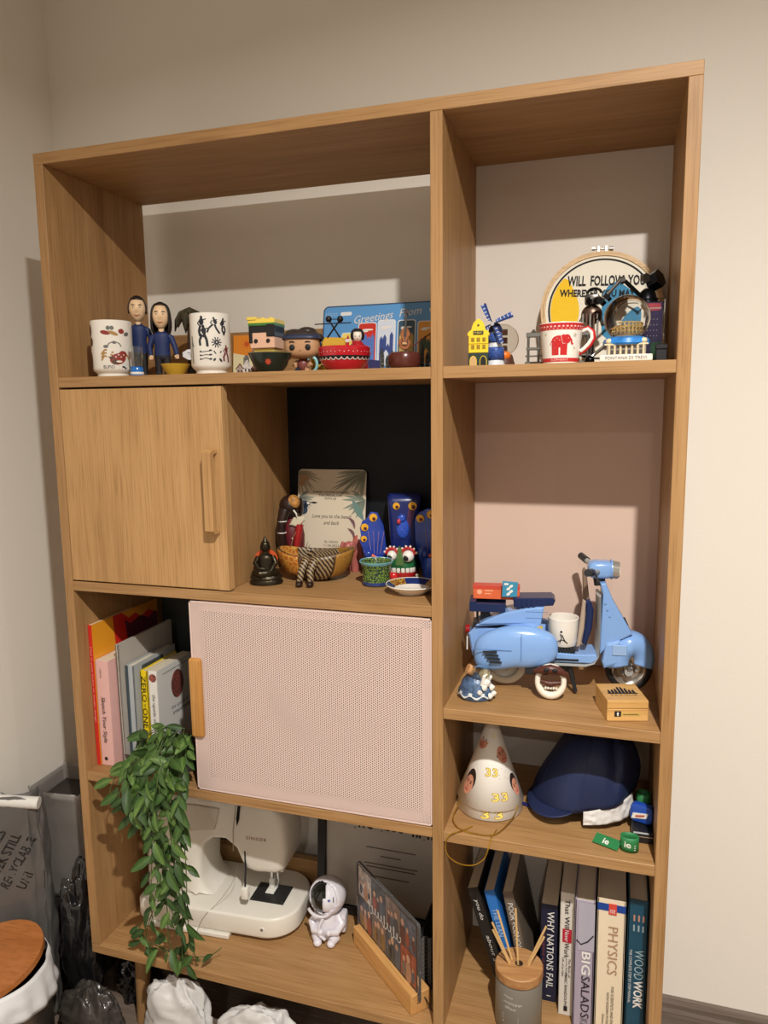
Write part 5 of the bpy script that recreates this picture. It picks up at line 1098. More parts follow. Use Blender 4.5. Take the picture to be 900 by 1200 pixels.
tag(o, 'gold elastic cord lying round the foot of the party hat', 'cord')
o = MB().tube(spline([(.905, .030, ZR3 + .0015), (.900, .002, ZR3 + .002), (.897, -.006, ZR3 - .012), (.888, -.008, ZR3 - .036), (.868, -.008, ZR3 - .052), (.842, -.007, ZR3 - .054), (.822, -.006, ZR3 - .043), (.817, -.006, ZR3 - .022), (.824, -.005, ZR3 - .002), (.842, .004, ZR3 + .003), (.860, .030, ZR3 + .0015)], 8), .0011, 6).build('elastic_cord', GOLD, None, True)
tag(o, 'gold elastic cord looping down over the shelf edge below the party hat', 'cord')
o = MB().tube(spline([(.944, .150, ZR3 + .002), (.965, .166, ZR3 + .0015), (.990, .176, ZR3 + .0015), (1.004, .158, ZR3 + .0015), (.998, .128, ZR3 + .0015), (.975, .128, ZR3 + .0015), (.945, .142, ZR3 + .0035)], 8), .0010, 6).build('elastic_cord', GOLD, None, True)
tag(o, 'gold elastic cord looped on the shelf beside the blue pen', 'cord')
t = thing('pen', 'dark blue pen lying beside the party hat', 'pen', (.968, .118, ZR3), 0)
d0, d1 = Vector((-.034, .020, .0034)), Vector((.030, -.018, .0034))
MB().tube([d0, d1], .0030, 10).build('barrel', mat('pen_blue', (36, 44, 110), .25), t, True); MB().tube([d1, d1 + (d1 - d0) * .12], [.0030, .0010], 10).build('tip', mat('pen_blue', (36, 44, 110), .25), t, True)
MB().tube([d0 + (d1 - d0) * .55, d1], .0036, 10).build('cap', NV, t, True)

# navy cap
def cap_fn(u, v):
    a = 2 * pi * u; p = pi * .5 * v
    r = Vector((.098 * cos(a), .092 * sin(a), 0)) * (cos(p) ** .75 + .0); z = .138 * sin(p) ** .95
    f = 1 + .05 * noise.noise(Vector((cos(a) * 2, sin(a) * 2, z * 14))) + .03 * sin(6 * a) * (1 - v)
    P = Vector((r.x * f, r.y * f, z)); q = P.x / .10
    P.z = P.z * (1 - .30 * max(0, -q) - .10 * noise.noise(Vector((q * 2.2, P.y * 22, 1.3)))) + .022 * q * (1 - v)
    cr = math.exp(-((q - .25 + P.y * 4) / .10) ** 2) * v * (1 - v) * 4          # slouch crease
    P.x += .16 * z * (1 - v * .2); P.y += .010 * cr; P.z -= .008 * cr; return P
NVC = mat('cap_navy', (34, 44, 78), .5, spec=.4, bump=.25, bscale=500)
t = thing('fabric_cap', 'navy blue fabric cap with a stiff brim and white lining', 'cap', (1.052, .172, ZR3 + .001), -.06)
MB().surf(cap_fn, 64, 22, cu=True).map(lambda co: Vector((co.x, co.y, co.z + .028))).build('crown', NVC, t, True, solid=.0015, angle=80)
def brim(u, v):
    a = radians(172 + 96 * u); e = .088 + .040 * v * sin(pi * u) ** .6
    return (.096 * cos(a) * (1 + .10 * v * sin(pi * u) ** .6) - .002, e * sin(a) - .002, .010 + .016 * u - .008 * v * sin(pi * u) + .004)
MB().surf(brim, 32, 6).build('brim', NVC, t, True, solid=.0022)
for k in range(6):
    MB().tube([cap_fn((k + .5) / 6, j / 14) + Vector((0, 0, .0288)) for j in range(14)], .0009, 5).build('seam', mat('cap_seam', (20, 28, 54), .6), t, True)
MB().sph(cap_fn(0, 1) + Vector((0, 0, .029)), (.006, .006, .003), 12, 8).build('button', NVC, t, True)
LIN = mat('lining_white', (214, 210, 206), .6)
def lining(u, v):
    a = radians(276 + 62 * u); w = .006 * noise.noise(Vector((u * 9, v * 4, 3.1)))
    return ((.100 + .006 * v + w * .6) * cos(a), (.090 + .008 * v + w * .6) * sin(a), .032 - .022 * v + .2 * w + .024 * u * (1 - .6 * v))
MB().surf(lining, 40, 8).build('lining', LIN, t, True, solid=.0014)

GRB = mat('ribbon_green', (42, 122, 70), .5, bump=.2, bscale=600)
t = thing('lanyard', 'green woven lanyard ribbon printed with ie, folded on the shelf', 'lanyard', (1.138, .036, ZR3), face(1.138, .036))
GE = mat('ribbon_edge', (30, 92, 52), .6)
MB().surf(lambda u, v: (.0150 * cos(2 * pi * u), .0105 * sin(2 * pi * u), .001 + .026 * v), 36, 3, cu=True).build('strap_loop', GRB, t, True, solid=.0012)
text('ie', WHITE, t, fn=lambda co: ((.0158) * sin((co.x - .003) / .0150), -(.0113) * cos((co.x - .003) / .0150), .015 + co.y), w=.011, h=.011, bold=.02)
print_(sum([stroke([(.008 + .001 * k, .006 + .004 * j) for k in range(4)], .0012) for j in range(3)], []), WHITE, t, lambda x, y: (.0158 * sin(x / .015), -.0113 * cos(x / .015), y))
Ms = Matrix.Translation((-.037, .004, .0016)) @ Matrix.Rotation(-.35, 4, 'Z') @ Matrix.Rotation(radians(20), 4, 'X')
MB().box(-.024, .022, -.010, .012, .0036, .0048, M=Ms).build('strap', GRB, t); text('ie', WHITE, t, M=Ms @ Matrix.Translation((-.002, 0, .0052)), w=.011, h=.012, bold=.02)
t = thing('ribbon_roll', 'rolled green ribbon standing behind the blue packet', 'ribbon', (1.163, .136, ZR3 + .0006), .3)
MB().surf(lambda u, v: ((.007 + .006 * u) * cos(6 * pi * u), (.007 + .006 * u) * sin(6 * pi * u), .002 + .056 * v), 90, 4).build('coil', GRB, t, True, solid=.001)
t = thing('blue_packet', 'blue and white plastic packet behind the green lanyard', 'packet', (1.160, .098, ZR3 + .022), -.3)
MB().prism(rrect(-.020, .020, 0, .034, .009), -.008, .008, .003, seg=2).build('wrapper', mat('packet_blue', (36, 76, 170), .25), t, True)
MB().prism([(-.017, .006), (.010, .012), (.013, .022), (-.014, .017)], -.0092, -.0075).build('label', WHITE, t); MB().prism([(-.010, .010), (.006, .0145), (.007, .0185), (-.009, .014)], -.0098, -.0088).build('label_mark', mat('label_rust', (190, 96, 70), .5), t)
t = thing('black_case', 'flat black case with silver edge lying under the blue packet', 'case', (1.160, .098, ZR3), .02)
MB().box(-.018, .018, -.036, .028, 0, .020, .002).build('body', mat('case_black', (28, 28, 30), .35), t); MB().box(-.0184, .0184, -.0364, .0284, .012, .0135).build('edge_trim', CHR, t)
# ================================================================== books
PAGE = mat('page_block', (226, 214, 192), .8, bump=.3, bscale=900)
def spineM(w, h, y=-.0006):       # text runs down the spine, facing the front
    return frame((0, 0, -1), (1, 0, 0), (w / 2, y, h / 2))
def book(label, x, y, z, w, h, d, cover, rz=0, tilt=0, spine=None, hard=False, group=None, front=None):
    """x,y: bottom left corner of the spine; depth runs to +y"""
    t = thing('book', label, 'book', (x, y, z), rz, group)
    t.rotation_euler = (0, tilt, rz)
    c = .0022 if hard else .0010; o = .003 if hard else .0004
    b = MB(); b.box(0, w, 0, c * 1.2, 0, h, .0006).box(0, c, 0, d, 0, h).box(w - c, w, 0, d, 0, h)
    cv = b.build('cover', cover, t)
    MB().box(c + .0002, w - c - .0002, c * 1.2 + .0002, d - o, o, h - o).build('pages', PAGE, t)
    if spine is not None:
        sp = MB().box(-.0002, w + .0002, -.0005, .0003, 0, h).build('spine', spine, t)
    if front is not None: MB().box(w - .0001, w + .0005, .0008, d, 0, h).build('front_cover', front, t)
    return t
def stext(t, body, m, w, h, u, L_, size, off=0, **k):
    """u: position along the spine from the top 0..1, L_: length, size: letter height, off: sideways"""
    text(body, m, t, M=frame((0, 0, -1), (1, 0, 0), (w / 2 + off, -.0016, h * (1 - u))), w=L_, h=size, name='spine_title', **k)
def sbox(t, m, x0, x1, z0, z1, name='spine_mark'): MB().box(x0, x1, -.0011, -.0004, z0, z1).build(name, m, t)
TW = mat('title_white', (232, 230, 226), .5); TB = mat('title_black', (30, 28, 30), .5)
# left bay
z = ZL3
t = book('tall thin red-spined book with orange cover beside the side panel', .0225, .034, z, .0085, .318, .238, mat('bk_orange', (236, 158, 40), .35), spine=mat('bk_red', (214, 50, 40), .4), front=mat('bk_orange', (236, 158, 40), .35))
stext(t, 'Mad in your home or studio design', mat('bk_red_pale', (246, 190, 180), .5), .0085, .318, .42, .17, .0045)
print_([[(x, y_) for x, y_ in P] for P in ([(.07, .318), (.075, .25), (.10, .225), (.235, .215), (.235, .318)], )], mat('bk_scarlet', (206, 44, 34), .4), t, lambda x, y_: (.0093, x, y_)); print_([[(.11, .30), (.13, .285), (.17, .295), (.20, .28), (.235, .295), (.235, .240), (.12, .235)]], mat('bk_plum', (92, 34, 50), .4), t, lambda x, y_: (.0097, x, y_))
print_([[(.10, .318), (.125, .300), (.15, .305), (.17, .292), (.20, .300), (.235, .285), (.235, .318)]], mat('bk_amber', (226, 150, 44), .4), t, lambda x, y_: (.0101, x, y_))
t = book('pink paperback titled Sketch Your Style next to the red spine', .0330, .036, z, .0335, .240, .168, mat('bk_pink', (232, 184, 178), .45))
stext(t, 'Sketch Your Style', TB, .0335, .240, .56, .105, .0125, -.003, shear=.2); stext(t, 'OSCAR', TB, .0335, .240, .12, .020, .0035, -.004)
print_([ell(.0125, .016, .0042)], TB, t, lambda x, y_: (x, -.0010, y_))
t = book('large thin grey album leaning against the pink paperback', .0755, .054, z, .0075, .272, .200, mat('bk_album', (186, 178, 168), .6), tilt=-.010, hard=True)
MB().box(-.0004, .0079, -.0006, .0004, .020, .0215).build('spine_line', mat('bk_line', (110, 104, 98), .6), t)
t = book('grey hardback with dark spine strip between the album and yellow book', .0850, .068, z, .0200, .222, .160, mat('bk_bluegrey', (172, 178, 182), .45), hard=True)
sbox(t, mat('bk_slate', (62, 74, 82), .5), 0, .0065, 0, .222, 'spine_strip'); MB().box(.0200, .0206, .030, .110, .196, .2135).build('cover_label', mat('bk_slate', (62, 74, 82), .5), t)
text('INSPIRED', TB, t, M=frame((0, 1, 0), (0, 0, 1), (.0209, .070, .205)), w=.06, h=.008)
t = book('bright yellow book titled ZERO to ONE', .1065, .088, z, .0180, .205, .138, mat('bk_yellow', (246, 214, 20), .4), hard=True)
stext(t, 'ZERO', TB, .0180, .205, .20, .060, .0115); stext(t, 'TO', TB, .0180, .205, .385, .008, .005); stext(t, 'ONE', TB, .0180, .205, .53, .046, .0115); stext(t, 'PETER THIEL', TB, .0180, .205, .82, .052, .0085)
sbox(t, TB, .004, .013, .066, .0668)
t = book('white paperback the upside of irrationality with a rubber-band ball', .1260, .090, z, .0225, .206, .138, mat('bk_white', (232, 228, 222), .4))
stext(t, 'the upside of', mat('title_grey', (110, 112, 118), .5), .0225, .206, .42, .066, .0105); stext(t, 'irrationality', TB, .0225, .206, .78, .070, .0105)
RB = cells('rubber_bands', (190, 90, 60), (70, 54, 60), 190, .09, .5)
MB().cyl((.0115, -.0012, .190), (.0115, -.0004, .190), .0090, n=24).build('ball_print', RB, t)
MB().prism(ell(.075, .152, .024, .033, n=28), .0224, .0232, plane='yz').build('ball_print', RB, t)
text('the upside of', mat('title_grey', (110, 112, 118), .5), t, M=frame((0, 1, 0), (0, 0, 1), (.0232, .082, .102)), w=.070, h=.012); text('irrationality', TB, t, M=frame((0, 1, 0), (0, 0, 1), (.0232, .088, .088)), w=.072, h=.012)
print_(stroke([(.02, .192), (.13, .192)], .0012), TB, t, lambda x, y_: (.0230, x, y_))

# lower right bay
z = ZB
def lean(label, xb, y, w, h, d, cover, ang, **k): return book(label, xb, y, z, w, h, d, cover, tilt=-radians(ang), **k)
t = lean('black paperback with white lettering leaning on the divider', .9030, .118, .0230, .232, .165, mat('bk_black', (34, 32, 32), .4), 17.5)
stext(t, 'you do', TW, .023, .232, .20, .045, .010, shear=.2); stext(t, 'about a thing', TW, .023, .232, .66, .100, .010, shear=.2)
t = lean('bright blue paperback leaning between the black and grey books', .9290, .120, .0215, .230, .160, mat('bk_blue', (46, 118, 200), .35), 15.5)
stext(t, 'THE LEAN', mat('title_pale', (170, 205, 236), .5), .0215, .230, .30, .060, .010); stext(t, 'STARTUP', mat('title_pale', (170, 205, 236), .5), .0215, .230, .66, .060, .010)
t = lean('brown-grey paperback titled POOR ECONOMICS leaning beside the blue book', .9530, .120, .0205, .232, .155, mat('bk_taupe', (112, 100, 88), .45), 12)
stext(t, 'POOR ECONOMICS', TW, .0205, .232, .36, .120, .0105); sbox(t, mat('bk_blue', (46, 118, 200), .35), 0, .0205, 0, .085, 'spine_panel')
t = book('navy book titled WHY NATIONS FAIL beside the leaning books', .9800, .128, z, .0330, .212, .150, mat('bk_navy', (26, 32, 58), .4))
stext(t, 'WHY NATIONS FAIL', TW, .033, .212, .46, .168, .0135, .003, bold=.01); stext(t, 'THE ORIGINS OF POWER', mat('title_rust', (150, 80, 76), .5), .033, .212, .52, .10, .0045, -.010); sbox(t, TW, .014, .022, .012, .013)
t = book('white paperback titled That Will Never Work', 1.0190, .102, z, .0265, .262, .150, mat('bk_offwhite', (222, 216, 206), .45))
stext(t, 'That Will', TB, .0265, .262, .17, .062, .009); sbox(t, mat('bk_crimson', (186, 30, 52), .4), .005, .022, .158, .186, 'title_box'); stext(t, 'Never', TW, .0265, .262, .343, .024, .008); stext(t, 'Work', TB, .0265, .262, .46, .032, .009)
for k, s_ in enumerate(('The Birth of', 'and the Amazing', 'Life of an Idea')): stext(t, s_, TB, .0265, .262, .60, .040, .0042, .006 - .006 * k)
stext(t, 'MARC RANDOLPH', TB, .0265, .262, .78, .070, .0052); sbox(t, TB, .010, .017, .010, .020, 'publisher_mark')
LV = mat('bk_lavender', (168, 158, 176), .4)
t = book('lavender hardback titled BIG SALADS', 1.0475, .074, z, .0360, .272, .190, LV, hard=True)
sbox(t, mat('bk_greyphoto', (176, 172, 186), .4), .006, .036, .170, .268, 'spine_photo'); MB().tube([(.004, -.0014, .190), (.012, -.0014, .182), (.024, -.0014, .190), (.034, -.0014, .204)], .0012, 6).build('photo_stem', TB, t)
stext(t, 'BIG', TW, .036, .272, .47, .048, .0165, .004, bold=.02); stext(t, 'SALADS', TB, .036, .272, .73, .088, .0155, .004); stext(t, 'KIT', mat('title_grey', (110, 112, 118), .5), .036, .272, .94, .022, .014, .003)
t = book('thick cream textbook titled PHYSICS with a blue top band', 1.0875, .072, z, .0500, .285, .215, mat('bk_cream', (236, 220, 192), .4), hard=True)
sbox(t, mat('bk_band', (30, 70, 150), .4), 0, .050, .262, .276, 'spine_band'); MB().box(.020, .034, -.0018, -.0004, .256, .277).build('spine_tag', mat('bk_tag', (216, 76, 62), .4), t)
text('ISE', TW, t, M=frame((1, 0, 0), (0, 0, 1), (.027, -.0021, .263)), w=.009, h=.007)
stext(t, 'PHYSICS', mat('title_sand', (176, 140, 112), .5), .050, .285, .36, .098, .0175, .004); stext(t, 'FOR SCIENTISTS AND ENGINEERS', TB, .050, .285, .80, .104, .0050, .006); stext(t, 'WITH MODERN PHYSICS', TB, .050, .285, .79, .072, .0046, -.002); stext(t, 'Giancoli', TB, .050, .285, .88, .030, .0046, -.009)
t = book('dark teal hardback titled WOODWORK beside the right panel', 1.1420, .074, z, .0350, .292, .220, mat('bk_teal', (30, 76, 98), .4), hard=True)
stext(t, 'WOOD', mat('title_mist', (166, 192, 200), .5), .035, .292, .44, .060, .0165, .004); stext(t, 'WORK', TW, .035, .292, .65, .058, .0165, .004, bold=.03); stext(t, 'THE COMPLETE STEP BY STEP MANUAL', TW, .035, .292, .53, .11, .0045, -.011)
for k in range(6): sbox(t, mat('dk_mark%d' % (k // 3), ((190, 140, 120), (150, 170, 176))[k // 3], .5), .009 + .008 * (k % 3), .012 + .008 * (k % 3), .250 - .020 * (k // 3), .262 - .020 * (k // 3))

# reed diffuser
t = thing('reed_diffuser', 'grey glass reed diffuser with wooden lid and bamboo sticks', 'diffuser', (.9460, .062, ZB), face(.946, .06))
MB().lathe([(0, .002), (.040, .002), (.042, 0), (.0445, .004), (.0445, .098), (.042, .103), (.036, .104)], 40).build('jar', mat('jar_grey', (124, 118, 108), .35), t, True)
LW = wood('lid_wood', 0, (150, 100, 58), (182, 134, 86), (206, 162, 112), .5, 1.6)
MB().lathe([(.007, .104), (.043, .104), (.0455, .106), (.0455, .122), (.0435, .124), (.007, .124), (.007, .104)], 40).build('lid', LW, t, True)
MB().lathe([(.0070, .118), (.0078, .1246), (.0062, .1250), (.0058, .118)], 20).build('hole_ring', mat('ring_dark', (70, 52, 38), .5), t, True)
for dx, dy, l in ((-.052, .004, .083), (-.043, .028, .092), (-.050, -.010, .078), (-.008, .018, .108), (.046, -.002, .070), (.050, .012, .082)):
    MB().tube([(dx * -.06, dy * -.06, .075), (dx, dy, .118 + l)], .0021, 7).build('stick', mat('bamboo', (214, 176, 118), .55), t, True)
FJ = onto_cyl(.0445, 0, .0006, -.25); JW = mat('jar_print', (214, 210, 200), .5)
text('Happy', JW, t, fn=vfn(lambda x, y_: FJ(x - .008, y_ + .084)), w=.018, h=.006); text('energising ginger', JW, t, fn=vfn(lambda x, y_: FJ(x, y_ + .072)), w=.036, h=.007); text('diffuser', JW, t, fn=vfn(lambda x, y_: FJ(x - .004, y_ + .062)), w=.022, h=.006)
print_([[(-.02, .030), (.026, .030), (.026, .028), (-.02, .028)]] + [[(-.02, .045 - .004 * k), (.012, .045 - .004 * k), (.012, .0442 - .004 * k), (-.02, .0442 - .004 * k)] for k in range(3)], JW, t, FJ)

# ================================================================== lower left bay
SW = mat('machine_white', (232, 227, 216), .3, coat=.2); SWC = mat('machine_cream', (214, 206, 192), .35)
t = thing('sewing_machine', 'white domestic sewing machine standing behind the trailing plant', 'sewing machine', (.050, .190, ZB), .06)
def rr2(x0, x1, y0, y1, r0, r1, n=8):
    P = []
    for cx, cy, a, r in ((x1 - r1, y1 - r1, 0, r1), (x0 + r0, y1 - r0, 90, r0), (x0 + r0, y0 + r0, 180, r0), (x1 - r1, y0 + r1, 270, r1)): P += [(cx + r * cos(radians(a + 90 * i / n)), cy + r * sin(radians(a + 90 * i / n))) for i in range(n + 1)]
    return P
MB().prism(rr2(.0, .385, -.100, .085, .02, .070, 10), .012, .060, .006, plane='xy', seg=3).build('bed', SW, t, True)
MB().prism(rr2(.004, .381, -.0985, .083, .02, .068, 10), .013, .052, plane='xy').build('bed_skirt', SWC, t, True)
MB().box(.02, .235, -.107, .06, 0, .011, .002).build('base_plate', SW, t)
for x in (.03, .22, .34):
    for y in (-.06, .05): MB().cyl((x, y, 0), (x, y, .014), .010, n=14).build('rubber_foot', DARK, t, True)
MB().cyl((.315, -.1012, .034), (.315, -.0985, .034), .0062, n=16).build('port', WHITE, t, True); MB().cyl((.315, -.1016, .034), (.315, -.100, .034), .0035, n=14).build('port_hole', mat('hole_grey', (120, 116, 108), .5), t, True)
prof = [(.0, .055), (.004, .18), (.016, .280), (.045, .305), (.12, .312), (.30, .312), (.335, .302), (.356, .270), (.360, .200), (.354, .155), (.336, .140), (.286, .136), (.262, .142), (.248, .160), (.236, .190), (.212, .208), (.180, .206), (.156, .188), (.146, .160), (.142, .10), (.150, .075), (.175, .058)]
MB().prism(prof, -.060, .065, .020, seg=4).build('arm_body', SW, t, True, angle=60)
MB().prism([(.03, .22), (.06, .285), (.14, .292), (.205, .290), (.19, .235), (.12, .222)], -.066, -.055, .006, seg=2).build('thread_cover', SWC, t, True)
MB().tube([(.234, -.0615, .190), (.236, -.0615, .24), (.245, -.060, .300)], .0010, 6).build('head_seam', mat('seam_tan', (168, 158, 142), .5), t)
MB().prism([(.246, .252), (.252, .268), (.256, .300), (.250, .300), (.245, .270)], -.0625, -.058).build('thread_slot', DARK, t)
text('SINGER', mat('logo_red', (150, 70, 62), .5), t, M=frame((1, 0, 0), (0, 0, 1), (.292, -.0613, .226)), w=.050, h=.0075, space=1.25)
MB().box(.2605, .2640, -.0612, -.057, .150, .192, .0006).build('lever_slot', BLACK, t)
lv = MB().tube([(.2625, -.060, .150), (.266, -.072, .128), (.266, -.074, .112)], [.0022, .0022, .0022], 8).build('presser_lever', BLACK, t, True); MB().box(.258, .274, -.082, -.066, .086, .114, .003, 2).build('lever_tip', WHITE, lv, True)
MB().box(.262, .345, -.046, .020, .0600, .0625, .0008).build('needle_plate', mat('plate_dark', (66, 66, 66), .3, .6), t)
for x in (.268, .339): MB().cyl((x, -.040, .0622), (x, -.040, .0634), .0022, n=10).build('screw', CHR, t)
MB().cyl((.315, 0, .070), (.315, 0, .14), .0028, n=10).build('needle_bar', CHR, t, True); MB().cyl((.300, 0, .085), (.300, 0, .14), .0038, n=10).build('presser_bar', CHR, t, True)
MB().box(.290, .311, -.020, .014, .0635, .0670, .001).box(.294, .307, -.006, .008, .067, .092, .003, 2).build('presser_foot', mat('foot_white', (226, 226, 220), .25), t)
MB().box(.318, .334, -.012, .004, .118, .130, .002, 2).build('threader', WHITE, t)
MB().cyl((-.001, -.02, .145), (.001, -.02, .145), .006, n=14).build('side_socket', BLACK, t)
MB().cyl((.06, 0, .311), (.06, 0, .345), .003, n=8).build('spool_pin', WHITE, t); 
MB().tube(spline([(.246, -.064, .160), (.235, -.072, .120), (.205, -.084, .075), (.175, -.106, .045), (.158, -.110, .004), (.17, -.118, .0015)], 8), .0005, 5).build('thread', mat('thread_grey', (120, 112, 100), .7), t)

CER = mat('ceramic_lilac_white', (226, 222, 230), .25, coat=.3)
t = thing('astronaut_figurine', 'white ceramic astronaut figurine with half-open round helmet', 'figurine', (.502, .178, ZB), face(.5, .17) - .25); t.scale = (.96, .96, .93)
b = MB(); b.lathe([(0, 0), (.020, 0), (.027, .006), (.031, .022), (.030, .042), (.024, .060), (.018, .068), (0, .07)], 28)
b.build('body', CER, t, True)
for s in (-1, 1):
    MB().tube([(s * .016, -.010, .015), (s * .022, -.026, .013), (s * .016, -.036, .0105)], [.013, .012, .010], 14).build('leg', CER, t, True)
    MB().sph((s * .016, -.040, .0092), (.0100, .010, .0088), 14, 10).build('boot', CER, t, True)
    MB().tube([(s * .024, 0, .054), (s * .036, -.010, .040), (s * .026, -.028, .030), (s * .012, -.034, .034)], [.010, .0095, .0085, .007], 12).build('arm', CER, t, True)
    MB().sph((s * .010, -.036, .034), .0075, 12, 8).build('glove', CER, t, True)
MB().tube([(-.004, -.030, .066), (-.012, -.036, .050), (-.014, -.038, .030), (.002, -.040, .018)], .0035, 8).build('hose', CER, t, True)
MB().box(.020, .044, -.006, .026, .012, .058, .006, 2).build('backpack', CER, t, True)
ZH = .104
hm = MB().sph((0, .004, ZH), .0420, 32, 22)
for v in list(hm.bm.verts):
    pass
dl = [f for f in hm.bm.faces if (f.calc_center_median() - Vector((0, .004, ZH))).normalized().dot(Vector((-.30, -.90, .30)).normalized()) > .52]
bmesh.ops.delete(hm.bm, geom=dl, context='FACES'); hm.build('helmet', CER, t, True, solid=.003)
MB().sph((-.002, .0005, ZH), .0370, 30, 20).build('visor', mat('visor_black', (24, 26, 24), .08, coat=.5), t, True)
vm = MB().sph((-.0025, -.0005, ZH), .0380, 30, 20); dl = [f for f in vm.bm.faces if not (f.calc_center_median().x > .001 and f.calc_center_median().y < .012)]
bmesh.ops.delete(vm.bm, geom=dl, context='FACES'); vm.build('visor_cover', mat('cover_white', (232, 230, 238), .2), t, True, solid=.001)
MB().tube([(-.010 + .041 * cos(a) * 0 + .030 * cos(a) * .98, -.031, ZH - .004 + .030 * sin(a)) for a in [radians(200 + 14 * i) for i in range(11)]], .0036, 8).build('collar_ring', CER, t, True)
MB().sph((.012, -.0345, ZH + .013), (.0035, .002, .0032), 12, 8).build('emblem', mat('emblem_blue', (96, 112, 170), .4), t, True)
MB().tube([(.022, -.0305, ZH + .020), (.022, -.0315, ZH + .008)], .0009, 6).build('emblem_line', BLACK, t)

# photo block
AX, AY = .5665, .1690; ang = atan2(-.152, .172)
t = thing('photo_stand', 'clear acrylic photo collage plate in a light wooden block stand', 'photo stand', (AX, AY, ZB), ang)
BKW = wood('block_wood', 0, (196, 142, 82), (212, 160, 98), (222, 174, 114), .45)
MB().box(0, .236, 0, .016, 0, .042, .0012).box(0, .236, .024, .045, 0, .042, .0012).box(0, .236, .0155, .0245, 0, .016).build('block', BKW, t)
MB().prism(rrect(-.010, .238, .018, .190, .008), .0165, .0225).build('plate', mat('acrylic_clear', (250, 250, 252), .06, trans=.92, ior=1.25), t)
bk = MB().box(-.006, .234, .0160, .0164, .044, .186).build('photo_sheet', mat('photo_dark_ground', (66, 56, 54), .35), t)
random.seed(11)
pcs = [(70, 74, 78), (150, 78, 60), (176, 132, 104), (120, 104, 96), (96, 60, 56), (188, 176, 168), (84, 92, 104), (140, 108, 70)]
for i in range(4):
    for j in range(2):
        x0 = -.002 + .058 * i + .002; z0 = .046 + .070 * j; w, h = .056, .068
        c = pcs[(i * 3 + j * 5) % 8]; ph = print_([[(x0, z0), (x0 + w, z0), (x0 + w, z0 + h), (x0, z0 + h)]], mat('ph_%d_%d' % (i, j), c, .35, var=.5, vscale=70), t, lambda x, y_: (x, .0158, y_), name='photo')
        for k in range(3):
            px_ = x0 + w * (.22 + .28 * k + random.uniform(-.08, .08)); s = random.uniform(.55, 1.25); c1 = random.choice(pcs); c2 = random.choice(((190, 146, 122), (206, 160, 132)))
            print_([ell(px_, z0 + h * .26, .009 * s, .020 * s)], mat('phb_%d_%d_%d' % c1, c1, .4), ph, lambda x, y_: (x, .0156, y_), name='photo_person'); print_([ell(px_, z0 + h * .26 + .025 * s, .0052 * s, .0068 * s)], mat('phs_%d' % c2[0], c2, .4), ph, lambda x, y_: (x, .0154, y_), name='photo_face')
print_(stroke([(.045 + .0011 * i + .0045 * cos(i * .55), .116 + .010 * sin(i * .55) * (1.5 if (i // 11) in (0, 5, 8) else .75)) for i in range(120)], .0020), mat('photo_white', (226, 222, 216), .4), t, lambda x, y_: (x, .0150, y_), name='script_print')
MB().tube(spline([(.232, .030, .030), (.240, .034, .022), (.248, .040, .004), (.254, .046, .0015)], 5), .0012, 6).build('cord_end', BLACK, t, True)

t = thing('picture_frame', 'large black framed print leaning at the back of the bottom bay', 'picture frame', (.4430, .2620, ZB), 0)
M = Matrix.Rotation(radians(-5), 4, 'X'); FW, FH = .336, .385
for a in ((0, FW, 0, .020), (0, FW, FH - .020, FH), (0, .020, .020, FH - .020), (FW - .020, FW, .020, FH - .020)): MB().box(a[0], a[1], -.010, .006, a[2], a[3], .001, M=M).build('frame_bar', mat('frame_black', (26, 24, 24), .4), t)
MB().box(.018, FW - .018, -.001, .004, .018, FH - .018, M=M).build('print_sheet', mat('print_paper', (206, 198, 188), .6), t)
MF = lambda x, z_: M @ frame((1, 0, 0), (0, 0, 1), (x, -.0018, z_))
text('give', BLACK, t, M=MF(.110, .220), w=.052, h=.030, bold=.03); text('good', BLACK, t, M=MF(.18, .222), w=.058, h=.030, bold=.03); text('night', BLACK, t, M=MF(.262, .218), w=.062, h=.030, bold=.03)
for k, (zz, w_) in enumerate(((.168, .12), (.150, .05), (.130, .13), (.122, .12), (.100, .09))): print_([[(.18 - w_ / 2, zz), (.18 + w_ / 2, zz), (.18 + w_ / 2, zz + .0028), (.18 - w_ / 2, zz + .0028)]], mat('print_brown3', (110, 96, 86), .6), t, lambda x, y_: M @ Vector((x, -.0018, y_)), name='text_line')
MB().box(.018, FW - .018, -.0030, -.0022, .018, FH - .018, M=M).build('glass_pane', mat('pane_glass', (255, 255, 255), .03, trans=1, ior=1.2), t)

def checker_mat(name, c1, c2, s):
    m = bpy.data.materials.new(name); m.use_nodes = True; nt = m.node_tree; b = nt.nodes['Principled BSDF']; b.inputs['Roughness'].default_value = .7
    tc = nt.nodes.new('ShaderNodeTexCoord'); ck = nt.nodes.new('ShaderNodeTexChecker'); ck.inputs['Scale'].default_value = s; ck.inputs['Color1'].default_value = srgb(*c1); ck.inputs['Color2'].default_value = srgb(*c2)
    mp = nt.nodes.new('ShaderNodeMapping'); mp.inputs['Rotation'].default_value = (radians(45), 0, 0); nt.links.new(tc.outputs['Object'], mp.inputs['Vector'])
    nt.links.new(mp.outputs['Vector'], ck.inputs['Vector']); nt.links.new(ck.outputs['Color'], b.inputs['Base Color']); return m
t = thing('woven_basket', 'narrow black woven basket between the photo stand and divider', 'basket', (.7640, .165, ZB), 0)
WV = checker_mat('weave', (26, 26, 28), (112, 106, 102), 150)
for a in ((-.022, -.018, -.075, .082), (.018, .022, -.075, .082), (-.018, .018, -.075, -.071), (-.018, .018, .078, .082)): MB().box(a[0], a[1], a[2], a[3], .002, .115).build('side', WV, t)
MB().box(-.022, .022, -.075, .082, 0, .003).build('bottom', WV, t)
